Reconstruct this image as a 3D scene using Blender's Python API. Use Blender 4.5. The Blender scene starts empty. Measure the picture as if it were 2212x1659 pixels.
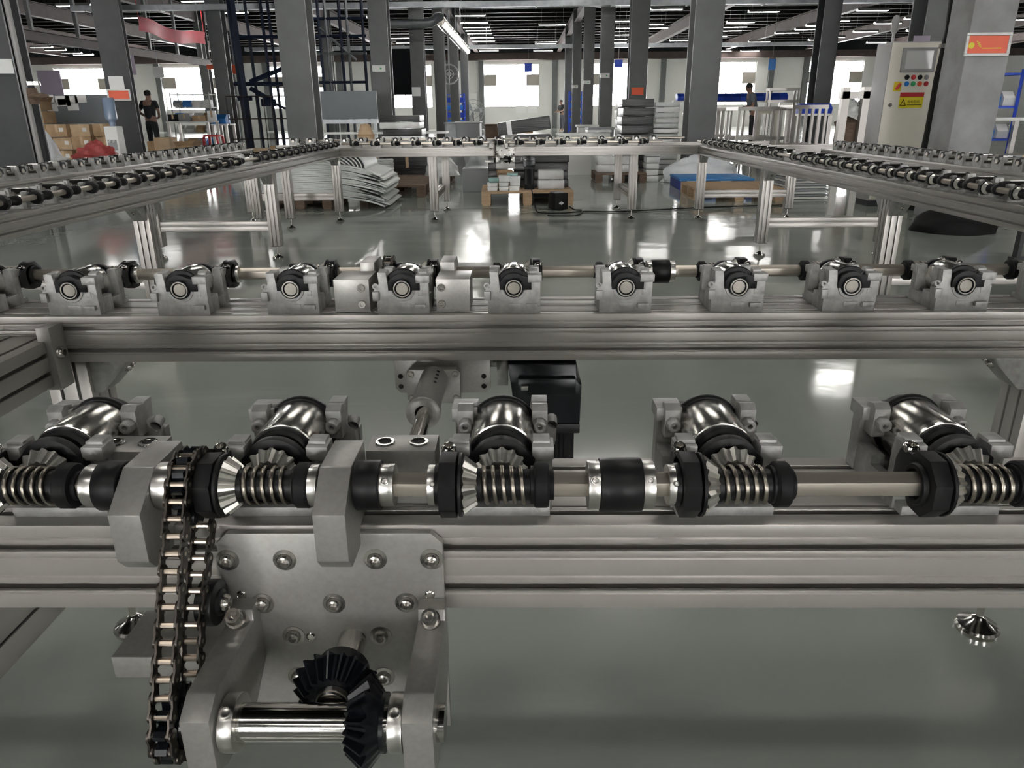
import bpy, bmesh, math, random
from mathutils import Vector, Matrix
random.seed(7)
PI = math.pi
S = 0.8            # metres per working unit: every length below is multiplied by S when it is built
scene = bpy.context.scene
col = scene.collection

# ---------------------------------------------------------------- camera
PITCH, YAW, ROLL, FPX, HCAM = 0.3502, 0.0149, 0.0089, 1606.9, 1.32
def cam_axes():
    f = Vector((-math.sin(YAW)*math.cos(PITCH), math.cos(YAW)*math.cos(PITCH), -math.sin(PITCH)))
    r = Vector((math.cos(YAW), math.sin(YAW), 0)); u = r.cross(f)
    return f, r*math.cos(ROLL)-u*math.sin(ROLL), u*math.cos(ROLL)+r*math.sin(ROLL)
CF, CR, CU = cam_axes()
cd = bpy.data.cameras.new('camera'); cam = bpy.data.objects.new('camera', cd); col.objects.link(cam)
cd.sensor_fit = 'HORIZONTAL'; cd.sensor_width = 36; cd.lens = FPX/2212*36
cd.clip_start = 0.02; cd.clip_end = 300
m = Matrix(((CR.x, CU.x, -CF.x, 0), (CR.y, CU.y, -CF.y, 0), (CR.z, CU.z, -CF.z, HCAM*S), (0, 0, 0, 1)))
cam.matrix_world = m
scene.camera = cam
def at(u, v, Y):                       # a point of the photograph at working distance Y
    d = CF + CR*((u-1106)/FPX) + CU*((829.5-v)/FPX)
    t = Y/d.y
    return Vector((d.x*t, Y, HCAM+d.z*t))
def atz(u, v, z):
    d = CF + CR*((u-1106)/FPX) + CU*((829.5-v)/FPX)
    t = (z-HCAM)/d.z
    return Vector((d.x*t, d.y*t, z))

# ---------------------------------------------------------------- sky and exposure
w = bpy.data.worlds.new('daylight'); scene.world = w; w.use_nodes = True
bg = w.node_tree.nodes['Background']; bg.inputs[0].default_value = (1.0, 0.995, 0.985, 1); bg.inputs[1].default_value = 44.0
scene.view_settings.view_transform = 'Standard'; scene.view_settings.look = 'None'
scene.view_settings.gamma = 1; scene.view_settings.use_curve_mapping = False
scene.view_settings.exposure = 0.30
TUBE = 34.0        # light given off by a ceiling tube

# ---------------------------------------------------------------- materials
M = {}
def mat(name, c, metal=0.0, rough=0.5, c2=None, nscale=20.0, bump=0.0, bscale=None, stretch=(1, 1, 1), rvar=0.0, coat=0.0, detail=6, lo=.35, hi=.65, spec=None):
    m = bpy.data.materials.new(name); m.use_nodes = True; nt = m.node_tree; b = nt.nodes['Principled BSDF']
    b.inputs['Base Color'].default_value = (*c, 1); b.inputs['Metallic'].default_value = metal; b.inputs['Roughness'].default_value = rough
    if coat: b.inputs['Coat Weight'].default_value = coat; b.inputs['Coat Roughness'].default_value = .08
    if spec is not None: b.inputs['Specular IOR Level'].default_value = spec
    if c2 or bump or rvar:
        tc = nt.nodes.new('ShaderNodeTexCoord'); mp = nt.nodes.new('ShaderNodeMapping'); mp.inputs['Scale'].default_value = stretch
        nt.links.new(tc.outputs['Object'], mp.inputs[0])
        n = nt.nodes.new('ShaderNodeTexNoise'); n.inputs['Scale'].default_value = nscale; n.inputs['Detail'].default_value = detail
        nt.links.new(mp.outputs[0], n.inputs['Vector'])
        if c2:
            r = nt.nodes.new('ShaderNodeValToRGB'); r.color_ramp.elements[0].position = lo; r.color_ramp.elements[1].position = hi
            r.color_ramp.elements[0].color = (*c, 1); r.color_ramp.elements[1].color = (*c2, 1)
            nt.links.new(n.outputs['Fac'], r.inputs[0]); nt.links.new(r.outputs[0], b.inputs['Base Color'])
        if rvar:
            mr = nt.nodes.new('ShaderNodeMapRange'); mr.inputs[3].default_value = rough-rvar; mr.inputs[4].default_value = rough+rvar
            nt.links.new(n.outputs['Fac'], mr.inputs[0]); nt.links.new(mr.outputs[0], b.inputs['Roughness'])
        if bump:
            n2 = n
            if bscale:
                n2 = nt.nodes.new('ShaderNodeTexNoise'); n2.inputs['Scale'].default_value = bscale; n2.inputs['Detail'].default_value = 4
                nt.links.new(mp.outputs[0], n2.inputs['Vector'])
            bp = nt.nodes.new('ShaderNodeBump'); bp.inputs['Strength'].default_value = bump; bp.inputs['Distance'].default_value = .01
            nt.links.new(n2.outputs['Fac'], bp.inputs['Height']); nt.links.new(bp.outputs[0], b.inputs['Normal'])
    M[name] = m; return m
def emit(name, c, s):
    m = bpy.data.materials.new(name); m.use_nodes = True; nt = m.node_tree; b = nt.nodes['Principled BSDF']
    b.inputs['Base Color'].default_value = (*c, 1); b.inputs['Emission Color'].default_value = (*c, 1); b.inputs['Emission Strength'].default_value = s
    M[name] = m; return m
mat('alu', (.39, .37, .345), .55, .36, (.41, .39, .365), 3, stretch=(.1, 3, 3))
mat('alu_plate', (.34, .33, .31), .6, .36, (.37, .36, .34), 200, bump=.02, bscale=400)
mat('cast', (.27, .27, .26), .55, .46, (.37, .365, .35), 70, bump=.10, bscale=160, rvar=.08)
mat('roller_steel', (.55, .53, .49), 1, .2, (.66, .64, .6), 30, stretch=(1, 14, 1), rvar=.05)
mat('axle_steel', (.62, .58, .52), 1, .3, (.5, .47, .42), 60)
mat('satin', (.70, .68, .65), 1, .3)
mat('chrome', (.68, .66, .62), 1, .16)
mat('gear_steel', (.64, .62, .57), .9, .3, (.72, .7, .65), 40)
mat('hex_steel', (.40, .36, .31), .85, .36, (.47, .43, .37), 40, stretch=(.3, 4, 4))
mat('spring_steel', (.30, .27, .23), .95, .3)
mat('black', (.006, .006, .0065), 0, .42, (.009, .009, .0095), 60, spec=.22)
mat('black_matt', (.006, .006, .0065), 0, .6, spec=.22)
mat('black_paint', (.005, .006, .008), 0, .25, spec=.3)
mat('chain_steel', (.045, .040, .036), .85, .36, (.07, .06, .05), 90)
mat('pin_steel', (.40, .34, .28), .95, .3)
mat('bolt_steel', (.52, .50, .47), .95, .24)
mat('dark_hole', (.01, .01, .01), 0, .8)
mat('steel_shaft', (.62, .60, .57), 1, .12)
mat('column_paint', (.085, .09, .09), 0, .5, (.105, .11, .11), 3, bump=.02)
mat('column_dark', (.028, .03, .032), 0, .5, (.04, .042, .044), 3)
mat('concrete', (.36, .365, .37), 0, .7, (.25, .25, .25), 3, bump=.1, bscale=30)
mat('cabinet', (.70, .67, .575), 0, .4, (.74, .71, .62), 2)
mat('cabinet_grey', (.30, .295, .29), 0, .45, (.36, .355, .35), 2)
mat('screen', (.62, .62, .62), 0, .15)
mat('cardboard', (.36, .24, .13), 0, .8, (.45, .31, .18), 8, bump=.05)
mat('cardboard_pale', (.50, .36, .22), 0, .8, (.58, .43, .28), 8)
mat('paper', (.80, .80, .79), 0, .7)
mat('white', (.75, .75, .73), 0, .5)
mat('grey_panel', (.145, .165, .175), 0, .6, (.16, .18, .195), 2)
mat('steel_grey', (.30, .31, .32), .2, .5)
mat('blue', (.015, .06, .48), 0, .45)
mat('blue_light', (.02, .20, .62), 0, .45)
mat('blue_pallet', (.02, .035, .20), 0, .5, (.03, .05, .26), 8)
mat('blue_board', (.03, .19, .50), 0, .45, (.04, .23, .56), 3)
mat('navy', (.010, .018, .045), 0, .45)
mat('red', (.50, .03, .035), 0, .5)
mat('red_bag', (.30, .035, .035), 0, .45, (.36, .05, .045), 12)
mat('banner', (.58, .025, .05), 0, .6, (.50, .02, .045), 4)
mat('orange_red', (.75, .10, .03), 0, .4)
mat('yellow', (.75, .62, .03), 0, .5)
mat('green', (.04, .35, .12), 0, .5)
mat('maroon', (.055, .040, .037), 0, .6, (.07, .052, .048), 3, spec=.2)
mat('wood', (.33, .22, .13), 0, .7, (.44, .31, .19), 10, stretch=(1, 8, 8))
mat('wood_dark', (.10, .065, .045), 0, .75, (.16, .11, .075), 10, stretch=(1, 8, 8))
mat('foam', (.62, .65, .63), 0, .45, (.68, .70, .68), 12)
mat('film_black', (.014, .014, .015), .1, .3, (.05, .05, .05), 3, bump=.6, bscale=9, stretch=(.5, 1, 5))
mat('film_white', (.66, .67, .66), 0, .3, (.78, .79, .78), 6, bump=.6, bscale=14)
mat('bag_white', (.62, .65, .68), 0, .4, (.72, .74, .76), 6, bump=.3, bscale=12)
mat('skin', (.36, .21, .15), 0, .5)
mat('cloth_black', (.016, .017, .02), 0, .8)
mat('cloth_grey', (.12, .13, .15), 0, .8)
mat('hair', (.01, .009, .009), 0, .6)
mat('galvanised', (.26, .275, .285), .7, .42, (.34, .355, .365), 6)
mat('duct_grey', (.13, .14, .15), .3, .45, (.16, .17, .18), 4)
mat('duct_foil', (.62, .57, .50), .85, .25, (.5, .46, .4), 8, bump=.3, bscale=14)
mat('wall_paint', (.70, .70, .67), 0, .7, (.76, .755, .73), .6)
mat('ceiling_dark', (.010, .0105, .012), 0, .8, (.015, .016, .018), .5, spec=.1)
mat('purlin', (.028, .027, .026), 0, .65, (.040, .038, .036), 1, spec=.15)
mat('window_frame', (.45, .43, .40), 0, .5)
mat('blind', (.36, .33, .29), 0, .7)
mat('lilac', (.42, .36, .46), 0, .7)
mat('lamp_body', (.40, .40, .38), 0, .5)
mat('teal', (.30, .48, .46), 0, .5)
mat('bottle_blue', (.20, .27, .38), 0, .2)
emit('tube', (1.0, .98, .94), TUBE)
emit('lamp_glow', (1.0, .97, .92), TUBE)
def clear_mat(name, c, alpha, rough=.1):
    m = bpy.data.materials.new(name); m.use_nodes = True; nt = m.node_tree
    for n in list(nt.nodes): nt.nodes.remove(n)
    o = nt.nodes.new('ShaderNodeOutputMaterial'); mx = nt.nodes.new('ShaderNodeMixShader'); mx.inputs[0].default_value = alpha
    t = nt.nodes.new('ShaderNodeBsdfTransparent'); t.inputs[0].default_value = (1, 1, 1, 1)
    g = nt.nodes.new('ShaderNodeBsdfPrincipled'); g.inputs['Base Color'].default_value = (*c, 1); g.inputs['Roughness'].default_value = rough
    nt.links.new(t.outputs[0], mx.inputs[1]); nt.links.new(g.outputs[0], mx.inputs[2]); nt.links.new(mx.outputs[0], o.inputs[0])
    M[name] = m
clear_mat('glass', (.8, .85, .85), .08, .02)
clear_mat('film_clear', (.75, .78, .77), .45, .2)

def floor_mat():
    m = bpy.data.materials.new('epoxy_floor'); m.use_nodes = True; nt = m.node_tree; b = nt.nodes['Principled BSDF']
    L = nt.links.new
    tc = nt.nodes.new('ShaderNodeTexCoord')
    n1 = nt.nodes.new('ShaderNodeTexNoise'); n1.inputs['Scale'].default_value = .8; n1.inputs['Detail'].default_value = 7; n1.inputs['Distortion'].default_value = .6
    L(tc.outputs['Object'], n1.inputs['Vector'])
    r = nt.nodes.new('ShaderNodeValToRGB'); e = r.color_ramp.elements
    e[0].position = .3; e[0].color = (.33, .36, .325, 1); e[1].position = .75; e[1].color = (.40, .43, .39, 1)
    L(n1.outputs['Fac'], r.inputs[0])
    # pale scuffs, stretched streaks
    mp = nt.nodes.new('ShaderNodeMapping'); mp.inputs['Rotation'].default_value = (0, 0, .9); mp.inputs['Scale'].default_value = (.5, 2.6, 1)
    L(tc.outputs['Object'], mp.inputs[0])
    n2 = nt.nodes.new('ShaderNodeTexNoise'); n2.inputs['Scale'].default_value = 1.1; n2.inputs['Detail'].default_value = 9; n2.inputs['Roughness'].default_value = .6
    L(mp.outputs[0], n2.inputs['Vector'])
    r2 = nt.nodes.new('ShaderNodeValToRGB'); r2.color_ramp.elements[0].position = .56; r2.color_ramp.elements[1].position = .74
    r2.color_ramp.elements[0].color = (0, 0, 0, 1); r2.color_ramp.elements[1].color = (.45, .45, .45, 1)
    L(n2.outputs['Fac'], r2.inputs[0])
    mx = nt.nodes.new('ShaderNodeMix'); mx.data_type = 'RGBA'; L(r2.outputs[0], mx.inputs[0]); L(r.outputs[0], mx.inputs[6]); mx.inputs[7].default_value = (.56, .59, .54, 1)
    L(mx.outputs[2], b.inputs['Base Color'])
    mr = nt.nodes.new('ShaderNodeMapRange'); mr.inputs[3].default_value = .05; mr.inputs[4].default_value = .14; L(n1.outputs['Fac'], mr.inputs[0]); L(mr.outputs[0], b.inputs['Roughness'])
    b.inputs['IOR'].default_value = 1.8
    n3 = nt.nodes.new('ShaderNodeTexNoise'); n3.inputs['Scale'].default_value = 3.0; n3.inputs['Detail'].default_value = 3; L(tc.outputs['Object'], n3.inputs['Vector'])
    bp = nt.nodes.new('ShaderNodeBump'); bp.inputs['Strength'].default_value = .08; bp.inputs['Distance'].default_value = .02; L(n3.outputs['Fac'], bp.inputs['Height'])
    L(bp.outputs[0], b.inputs['Normal'])
    M['floor'] = m
floor_mat()

# ---------------------------------------------------------------- mesh helpers
def frame(axis):
    a = Vector(axis).normalized(); return Vector((0, 0, 1)).rotation_difference(a).to_matrix()
class MB:
    def __init__(s): s.v = []; s.f = []; s.mi = []; s.k = 0
    def add(s, vs, fs):
        o = len(s.v); s.v += [tuple(p) for p in vs]
        for f in fs: s.f.append([i+o for i in f]); s.mi.append(s.k)
        return s
    def box(s, x0, x1, y0, y1, z0, z1, R=None, c=None):
        vs = [Vector((x, y, z)) for z in (z0, z1) for y in (y0, y1) for x in (x0, x1)]
        if R is not None:
            c = Vector(c) if c is not None else Vector(((x0+x1)/2, (y0+y1)/2, (z0+z1)/2)); vs = [R @ (p-c)+c for p in vs]
        return s.add(vs, [(0, 2, 3, 1), (4, 5, 7, 6), (0, 1, 5, 4), (2, 6, 7, 3), (0, 4, 6, 2), (1, 3, 7, 5)])
    def lathe(s, prof, o=(0, 0, 0), axis=(0, 0, 1), n=20, ph=0.0):
        R = frame(axis); o = Vector(o); vs = []; fs = []; ids = []
        for r, h in prof:
            if r < 1e-6: ids.append([len(vs)]); vs.append(o+R @ Vector((0, 0, h)))
            else:
                ids.append(list(range(len(vs), len(vs)+n)))
                for i in range(n):
                    a = 2*PI*i/n+ph; vs.append(o+R @ Vector((r*math.cos(a), r*math.sin(a), h)))
        for a, b in zip(ids, ids[1:]):
            for i in range(n):
                j = (i+1) % n
                if len(a) == 1 and len(b) == 1: break
                if len(a) == 1: fs.append((a[0], b[i], b[j]))
                elif len(b) == 1: fs.append((a[i], b[0], a[j]))
                else: fs.append((a[i], b[i], b[j], a[j]))
        return s.add(vs, fs)
    def cyl(s, p0, p1, r, n=16, r2=None, ph=0.0):
        p0 = Vector(p0); p1 = Vector(p1); d = p1-p0; h = d.length; r2 = r if r2 is None else r2
        return s.lathe([(0, 0), (r, 0), (r2, h), (0, h)], p0, d, n, ph)
    def ring(s, p0, p1, ri, ro, n=20):
        p0 = Vector(p0); p1 = Vector(p1); d = p1-p0; h = d.length
        return s.lathe([(ri, 0), (ro, 0), (ro, h), (ri, h), (ri, 0)], p0, d, n)
    def prism(s, poly, ax, a, b):
        n = len(poly); f = {'x': lambda p, t: (t, p[0], p[1]), 'y': lambda p, t: (p[0], t, p[1]), 'z': lambda p, t: (p[0], p[1], t)}[ax]
        vs = [f(p, a) for p in poly]+[f(p, b) for p in poly]
        fs = [tuple(range(n))[::-1], tuple(range(n, 2*n))]+[(i, (i+1) % n, n+(i+1) % n, n+i) for i in range(n)]
        return s.add(vs, fs)
    def tube(s, path, r, n=8, closed=False):
        P = [Vector(p) for p in path]; m = len(P); vs = []; fs = []
        up = Vector((0, 0, 1)); prev = None
        for i in range(m):
            t = (P[(i+1) % m]-P[i-1]) if (closed or 0 < i < m-1) else (P[1]-P[0] if i == 0 else P[-1]-P[-2])
            t.normalize()
            if prev is None:
                a = t.cross(up)
                if a.length < .1: a = t.cross(Vector((1, 0, 0)))
            else: a = prev-t*prev.dot(t)
            a.normalize(); prev = a; b = t.cross(a)
            rr = r[i] if isinstance(r, (list, tuple)) else r
            for k in range(n):
                q = 2*PI*k/n; vs.append(P[i]+(a*math.cos(q)+b*math.sin(q))*rr)
        for i in range(m if closed else m-1):
            for k in range(n):
                j = (i+1) % m; l = (k+1) % n
                fs.append((i*n+k, i*n+l, j*n+l, j*n+k))
        if not closed: fs.append(tuple(range(n))[::-1]); fs.append(tuple(range((m-1)*n, m*n)))
        return s.add(vs, fs)
    def grid(s, pts):
        nu = len(pts); nv = len(pts[0]); return s.add([p for row in pts for p in row], [(i*nv+j, (i+1)*nv+j, (i+1)*nv+j+1, i*nv+j+1) for i in range(nu-1) for j in range(nv-1)])
    def bolt(s, c, axis, r, h=None, n=12):            # round head with a hexagon socket
        h = h or r*.8
        s.lathe([(r, 0), (r*.98, h*.45), (r*.75, h*.9), (r*.5, h), (r*.42, h*.3), (0, h*.3)], c, axis, n); return s
    def bevel_gear(s, n, R, r, w, o, axis, depth=.2, bore=.3, hub=0.0):
        F = frame(axis); o = Vector(o); vs = []; fs = []; m = n*4
        for (rad, h) in ((R, 0), (r, w)):
            for k in range(m):
                q = k % 4; tip = q in (1, 2); a = 2*PI*(k+(.18 if q == 1 else -.18 if q == 2 else 0))/m
                rr = rad if tip else rad*(1-depth); vs.append(o+F @ Vector((rr*math.cos(a), rr*math.sin(a), h+(0 if tip else -depth*rad*.35 if h else -depth*rad*.5))))
        for k in range(m):
            l = (k+1) % m; fs.append((k, l, m+l, m+k))
        s.add(vs, fs)
        # front face dished into the bore, back cone
        rb = r*bore; ring = [o+F @ Vector((rb*math.cos(2*PI*k/m), rb*math.sin(2*PI*k/m), w-.2*r)) for k in range(m)]
        vs2 = vs[m:]+ring; s.add(vs2, [(k, (k+1) % m, m+(k+1) % m, m+k) for k in range(m)]+[tuple(range(m, 2*m))])
        rb2 = R*.6; ring2 = [o+F @ Vector((rb2*math.cos(2*PI*k/m), rb2*math.sin(2*PI*k/m), -R*.28)) for k in range(m)]
        s.add(vs[:m]+ring2, [((k+1) % m, k, m+k, m+(k+1) % m) for k in range(m)]+[tuple(range(m, 2*m))[::-1]])
        if hub: s.lathe([(0, -R*.28-hub), (rb2, -R*.28-hub), (rb2, -R*.28)], o, axis, 20)
        return s
    def mesh(s, mats, bevel=0.0, sharp=32, name='mesh', weld=True):
        me = bpy.data.meshes.new(name)
        me.from_pydata([(p[0]*S, p[1]*S, p[2]*S) for p in s.v], [], s.f)
        if not isinstance(mats, (list, tuple)): mats = [mats]
        for x in mats: me.materials.append(M[x])
        if len(mats) > 1: me.polygons.foreach_set('material_index', s.mi)
        bm = bmesh.new(); bm.from_mesh(me)
        if weld: bmesh.ops.remove_doubles(bm, verts=bm.verts, dist=1e-6)
        bmesh.ops.recalc_face_normals(bm, faces=bm.faces)
        if bevel:
            ed = [e for e in bm.edges if len(e.link_faces) == 2 and e.calc_face_angle(0) > math.radians(30)]
            bmesh.ops.bevel(bm, geom=ed, offset=bevel*S, segments=2, profile=.6, affect='EDGES', clamp_overlap=True)
        bm.to_mesh(me); bm.free()
        me.polygons.foreach_set('use_smooth', [True]*len(me.polygons))
        me.set_sharp_from_angle(angle=math.radians(sharp))
        return me
ORD = lambda n: '%d%s' % (n, 'th' if 10 <= n % 100 <= 20 else {1: 'st', 2: 'nd', 3: 'rd'}.get(n % 10, 'th'))
def ob(name, me, parent=None, loc=None, rz=None, label=None):
    o = bpy.data.objects.new(name, me); col.objects.link(o)
    if parent is not None: o.parent = parent
    if loc is not None: o.location = Vector(loc)*S
    if rz is not None: o.rotation_euler = (0, 0, rz)
    if label: o['label'] = label
    return o
def tag(o, label, cat, group=None):
    o['label'] = label; o['category'] = cat
    if group: o['group'] = group
    return o
def thing(name, label, cat, loc=(0, 0, 0), rz=0.0, group=None):
    o = bpy.data.objects.new(name, None); col.objects.link(o); o.empty_display_size = .05
    o.location = Vector(loc)*S; o.rotation_euler = (0, 0, rz); return tag(o, label, cat, group)
def place(parts, name, label, cat, loc, rz=0.0, group=None):     # a thing made of shared part meshes: (name, mesh, label, sub-parts, offset)
    t = thing(name, label, cat, loc, rz, group)
    def put(p, par):
        c = ob(p[0], p[1], par, p[4] if len(p) > 4 else None, None, p[2] if len(p) > 2 else None)
        for q in (p[3] if len(p) > 3 and p[3] else ()): put(q, c)
    for p in parts: put(p, t)
    return t
def many(name, me, locs): return [(name, me, None, None, l) for l in locs]
def struct(o): o['kind'] = 'structure'; return o
def slot_poly(W, H, tops, sides, sw=.0095, sd=.015, lines_s=(), lines_t=()):   # extruded profile section, centred on W, top at 0
    def clean(feats, L):
        o = []
        for p, w, d in sorted(feats):
            if d > .01: o += [(p-w/2, 0), (p-w/2, .005), (p-w*1.1, .005), (p-w*1.1, d), (p+w*1.1, d), (p+w*1.1, .005), (p+w/2, .005), (p+w/2, 0)]
            else: o += [(p-w/2, 0), (p, d), (p+w/2, 0)]
        return o
    ft = [(t, sw, sd) for t in tops]+[(t, .003, .0017) for t in lines_t]
    fs = [(t, sw, sd) for t in sides]+[(t, .003, .0017) for t in lines_s]
    pts = []
    pts += [(-W/2, 0)]+[(-W/2+p, -d) for p, d in clean(ft, W)]
    pts += [(W/2, 0)]+[(W/2-d, -p) for p, d in clean(fs, H)]
    pts += [(W/2, -H)]+[(W/2-p, -H+d) for p, d in clean(ft, W)]
    pts += [(-W/2, -H)]+[(-W/2+d, -H+p) for p, d in clean(fs, H)]
    return pts

# ================================================================ the hall
XW, YB_, YW, ZC = 46.0, -26.0, 68.0, 7.3
b = MB(); b.box(-XW, XW, YB_, YW, -.2, 0); struct(ob('floor', b.mesh('floor', weld=False)))
b = MB(); b.box(-XW-.3, XW+.3, YB_-.3, YW+.3, ZC, ZC+.3); ceiling = struct(ob('ceiling', b.mesh('ceiling_dark', weld=False)))
# purlins across the hall, beams along it
pu = MB(); pu.prism([(-.1, 0), (.1, 0), (.1, .03), (.015, .03), (.015, .38), (.1, .38), (.1, .41), (-.1, .41), (-.1, .38), (-.015, .38), (-.015, .03), (-.1, .03)], 'x', -XW, XW)
pum = pu.mesh('purlin', weld=False)
y = YB_+1.2
while y < YW-1:
    ob('purlin', pum, ceiling, (0, y, ZC-.62)); y += 1.9
bm_ = MB(); bm_.prism([(-.16, 0), (.16, 0), (.16, .04), (.02, .04), (.02, .62), (.16, .62), (.16, .66), (-.16, .66), (-.16, .62), (-.02, .62), (-.02, .04), (-.16, .04)], 'y', YB_, YW)
bmm = bm_.mesh('maroon', weld=False)
for x in (-38, -31, -24.2, -17.3, -10.5, -3.68, 3.12, 10, 16.8, 23.6, 30.4, 38): ob('main_beam', bmm, ceiling, (x, 0, ZC-1.3))
# back wall pierced by windows
WINC = [(u, at(u, 185, YW).x) for u in (181, 412, 643, 874, 1105, 1337, 1570, 1800, 2031)]
WW, WZ0, WZ1 = 2.36, 1.72, 5.16
def pierced_wall(name, Y, y2, xs, z0, z1, ztop, matn='wall_paint'):
    b = MB(); e = [-XW]
    for x in xs: e += [x-WW, x+WW]
    e.append(XW)
    for i in range(0, len(e), 2): b.box(e[i], e[i+1], Y, y2, 0, ztop)
    for x in xs: b.box(x-WW, x+WW, Y, y2, 0, z0); b.box(x-WW, x+WW, Y, y2, z1, ztop)
    return struct(ob(name, b.mesh(matn, weld=False)))
wb = pierced_wall('wall_back', YW, YW+.3, [x for u, x in WINC], WZ0, WZ1, ZC)
fr = MB()
for a, c, z0, z1 in ((-WW, WW, WZ0, WZ0+.07), (-WW, WW, WZ1-.07, WZ1), (-WW, -WW+.07, WZ0, WZ1), (WW-.07, WW, WZ0, WZ1), (-.03, .03, WZ0, WZ0+1.75)): fr.box(a, c, .06, .16, z0, z1)
frm = fr.mesh('window_frame', weld=False)
pn = MB(); pn.box(-WW, WW, .09, .1, WZ0, WZ1); pnm = pn.mesh('glass', weld=False)
sh = MB(); sh.box(-WW+.05, -1.25, .02, .06, WZ0+1.72, WZ0+2.6); shl = sh.mesh('blind', weld=False)
sh = MB(); sh.box(1.25, WW-.05, .02, .06, WZ0+1.72, WZ0+2.6); shr = sh.mesh('blind', weld=False)
for i, (u, x) in enumerate(WINC):
    wd = struct(ob('window_%d' % (i+1), frm, None, (x, YW, 0)))
    ob('pane', pnm, wd); ob('shade', shl, wd); ob('shade', shr, wd)
# pilasters, top beam and sill rail on the back wall
pl = MB(); pl.box(-.22, .22, -.3, 0, 0, 5.5); plm = pl.mesh('column_paint', weld=False)
for i in range(len(WINC)-1):
    xm = (WINC[i][1]+WINC[i+1][1])/2
    for dx in (-.9, 2.0): ob('pilaster', plm, wb, (xm+dx, YW, 0))
b = MB(); b.box(-XW, XW, YW-.5, YW-.02, 5.42, 5.95); ob('edge_beam', b.mesh('maroon', weld=False), wb)
b = MB(); b.box(-XW, XW, YW-.55, YW-.01, 5.95, 6.7); ob('edge_panel', b.mesh('ceiling_dark', weld=False), wb)
# side walls and the wall behind the camera (windows there too)
b = MB(); b.box(-XW-.3, -XW, YB_, YW, 0, ZC); struct(ob('wall_left', b.mesh('wall_paint', weld=False)))
b = MB(); b.box(XW, XW+.3, YB_, YW, 0, ZC); struct(ob('wall_right', b.mesh('wall_paint', weld=False)))
WX2 = [-27.6, -9.2, 9.2, 27.6]
pierced_wall('wall_front', YB_-.3, YB_, WX2, WZ0, WZ1, ZC)
for i, x in enumerate(WX2):
    wd = struct(ob('window_%d' % (i+11), frm, None, (x, YB_-.2, 0))); ob('pane', pnm, wd)

# columns
def hcol(w=.48, d=.48, h=ZC-.6, t=.05):
    b = MB(); b.box(-w/2, w/2, -d/2, -d/2+t, 0, h); b.box(-w/2, w/2, d/2-t, d/2, 0, h); b.box(-.03, .03, -d/2+t, d/2-t, 0, h); return b
hc = hcol().mesh('column_paint', .004); hcd = hcol(.5, .62).mesh('column_dark', .004); pt = MB(); pt.box(-.34, .34, -.34, .34, 0, .03); bp_ = pt.mesh('column_dark')
def column(x, y, label, me=hc, rz=0.0, group='steel columns of the hall'):
    t = thing('steel_column', label, 'column', (x, y, 0), rz, group); ob('shaft', me, t); ob('base_plate', bp_, t); return t
COLS = {}
n_ = ['first', 'second', 'third', 'fourth', 'fifth']
for i, y in enumerate((13.3, 21.2, 28.7, 36.3, 44.0)):
    column(-3.66, y, '%s grey steel column of the row beside the blue lift frame and stair' % n_[i])
for i, (x, y, me_) in enumerate(((3.66, 16.3, hcol(.56, .56).mesh('column_paint', .004)), (3.16, 22.0, hc), (3.16, 30.0, hc), (3.16, 38.0, hc), (3.16, 46.0, hc))):
    column(x, y, '%s grey steel column of the row beside the wrapped stacks' % n_[i], me_)
column(-6.5, 9.9, 'dark steel column with a pipe and valve lever on its flange', hcol(.62, .62).mesh('column_dark', .004), .25)
column(-8.55, 17.0, 'dark steel column with paper notices beside the water dispenser', hcd, .35)
column(-13.2, 26.5, 'slim grey steel column behind the worker in black', hc)
column(-10.4, 28.0, 'grey steel column with a grey box and red hoist beside the lift frame', hc)
column(-13.0, 18.6, 'grey steel column behind the valve lever', hc)
column(11.0, 22.5, 'grey steel column behind the aluminium frames and worker', hc)
column(9.1, 24.5, 'slim dark steel column with pipes near the leaning worker', hcd)
column(7.3, 14.6, 'grey steel column rising behind the control cabinet', hcol(.6, .6).mesh('column_paint', .004))
for x, y in ((-17.3, 34), (-17.3, 44), (16.8, 34), (16.8, 46), (-10.5, 44), (10, 46), (-3.66, 52), (3.16, 54)):
    column(x, y, 'grey steel column far back near the windowed wall', hc, group='distant steel columns near the windows')

# ceiling tube lamps
lb = MB(); lb.prism([(-.2, -.03), (-.19, -.03), (-.05, .05), (.05, .05), (.19, -.03), (.2, -.03), (.06, .1), (-.06, .1)], 'x', -.77, .77); lbm = lb.mesh('lamp_body')
lt = MB(); lt.cyl((-.74, 0, 0), (.74, 0, 0), .035, 8); ltm = lt.mesh('tube')
lw = MB(); lw.cyl((0, 0, .1), (0, 0, 1.05), .008, 5); lwm = lw.mesh('steel_grey')
def lamp(x, y, label, group, rz=0.0, z=5.9):
    return place([('housing', lbm), ('tube', ltm, 'glowing white tube', None, (0, -.055, 0)), ('tube', ltm, 'glowing white tube', None, (0, .055, 0)), ('suspension_wire', lwm, None, None, (-.6, 0, 0)), ('suspension_wire', lwm, None, None, (.6, 0, 0))], 'ceiling_light', label, 'light', (x, y, z), rz, group)
LR = (-14, -8.5, -3, 4, 10.6, 14, 25.5, 29.5, 33.5, 37.0, 41.3, 44.5, 46.8, 48.6, 50.3, 53, 55.5, 59, 64)
for i, Y in enumerate(LR): lamp(-2.55, Y, '%s tube lamp from the windowed wall in the row beside the foil duct' % ORD(len(LR)-i), 'lamps of the row beside the foil duct')
LR = (-14, -8.5, -3, 4, 10.6, 14, 26, 33, 45.9, 56.6, 58, 61, 64.5)
for i, Y in enumerate(LR): lamp(1.75, Y, '%s tube lamp from the windowed wall in the row over the aisle middle' % ORD(len(LR)-i), 'lamps of the row over the aisle middle')
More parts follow.
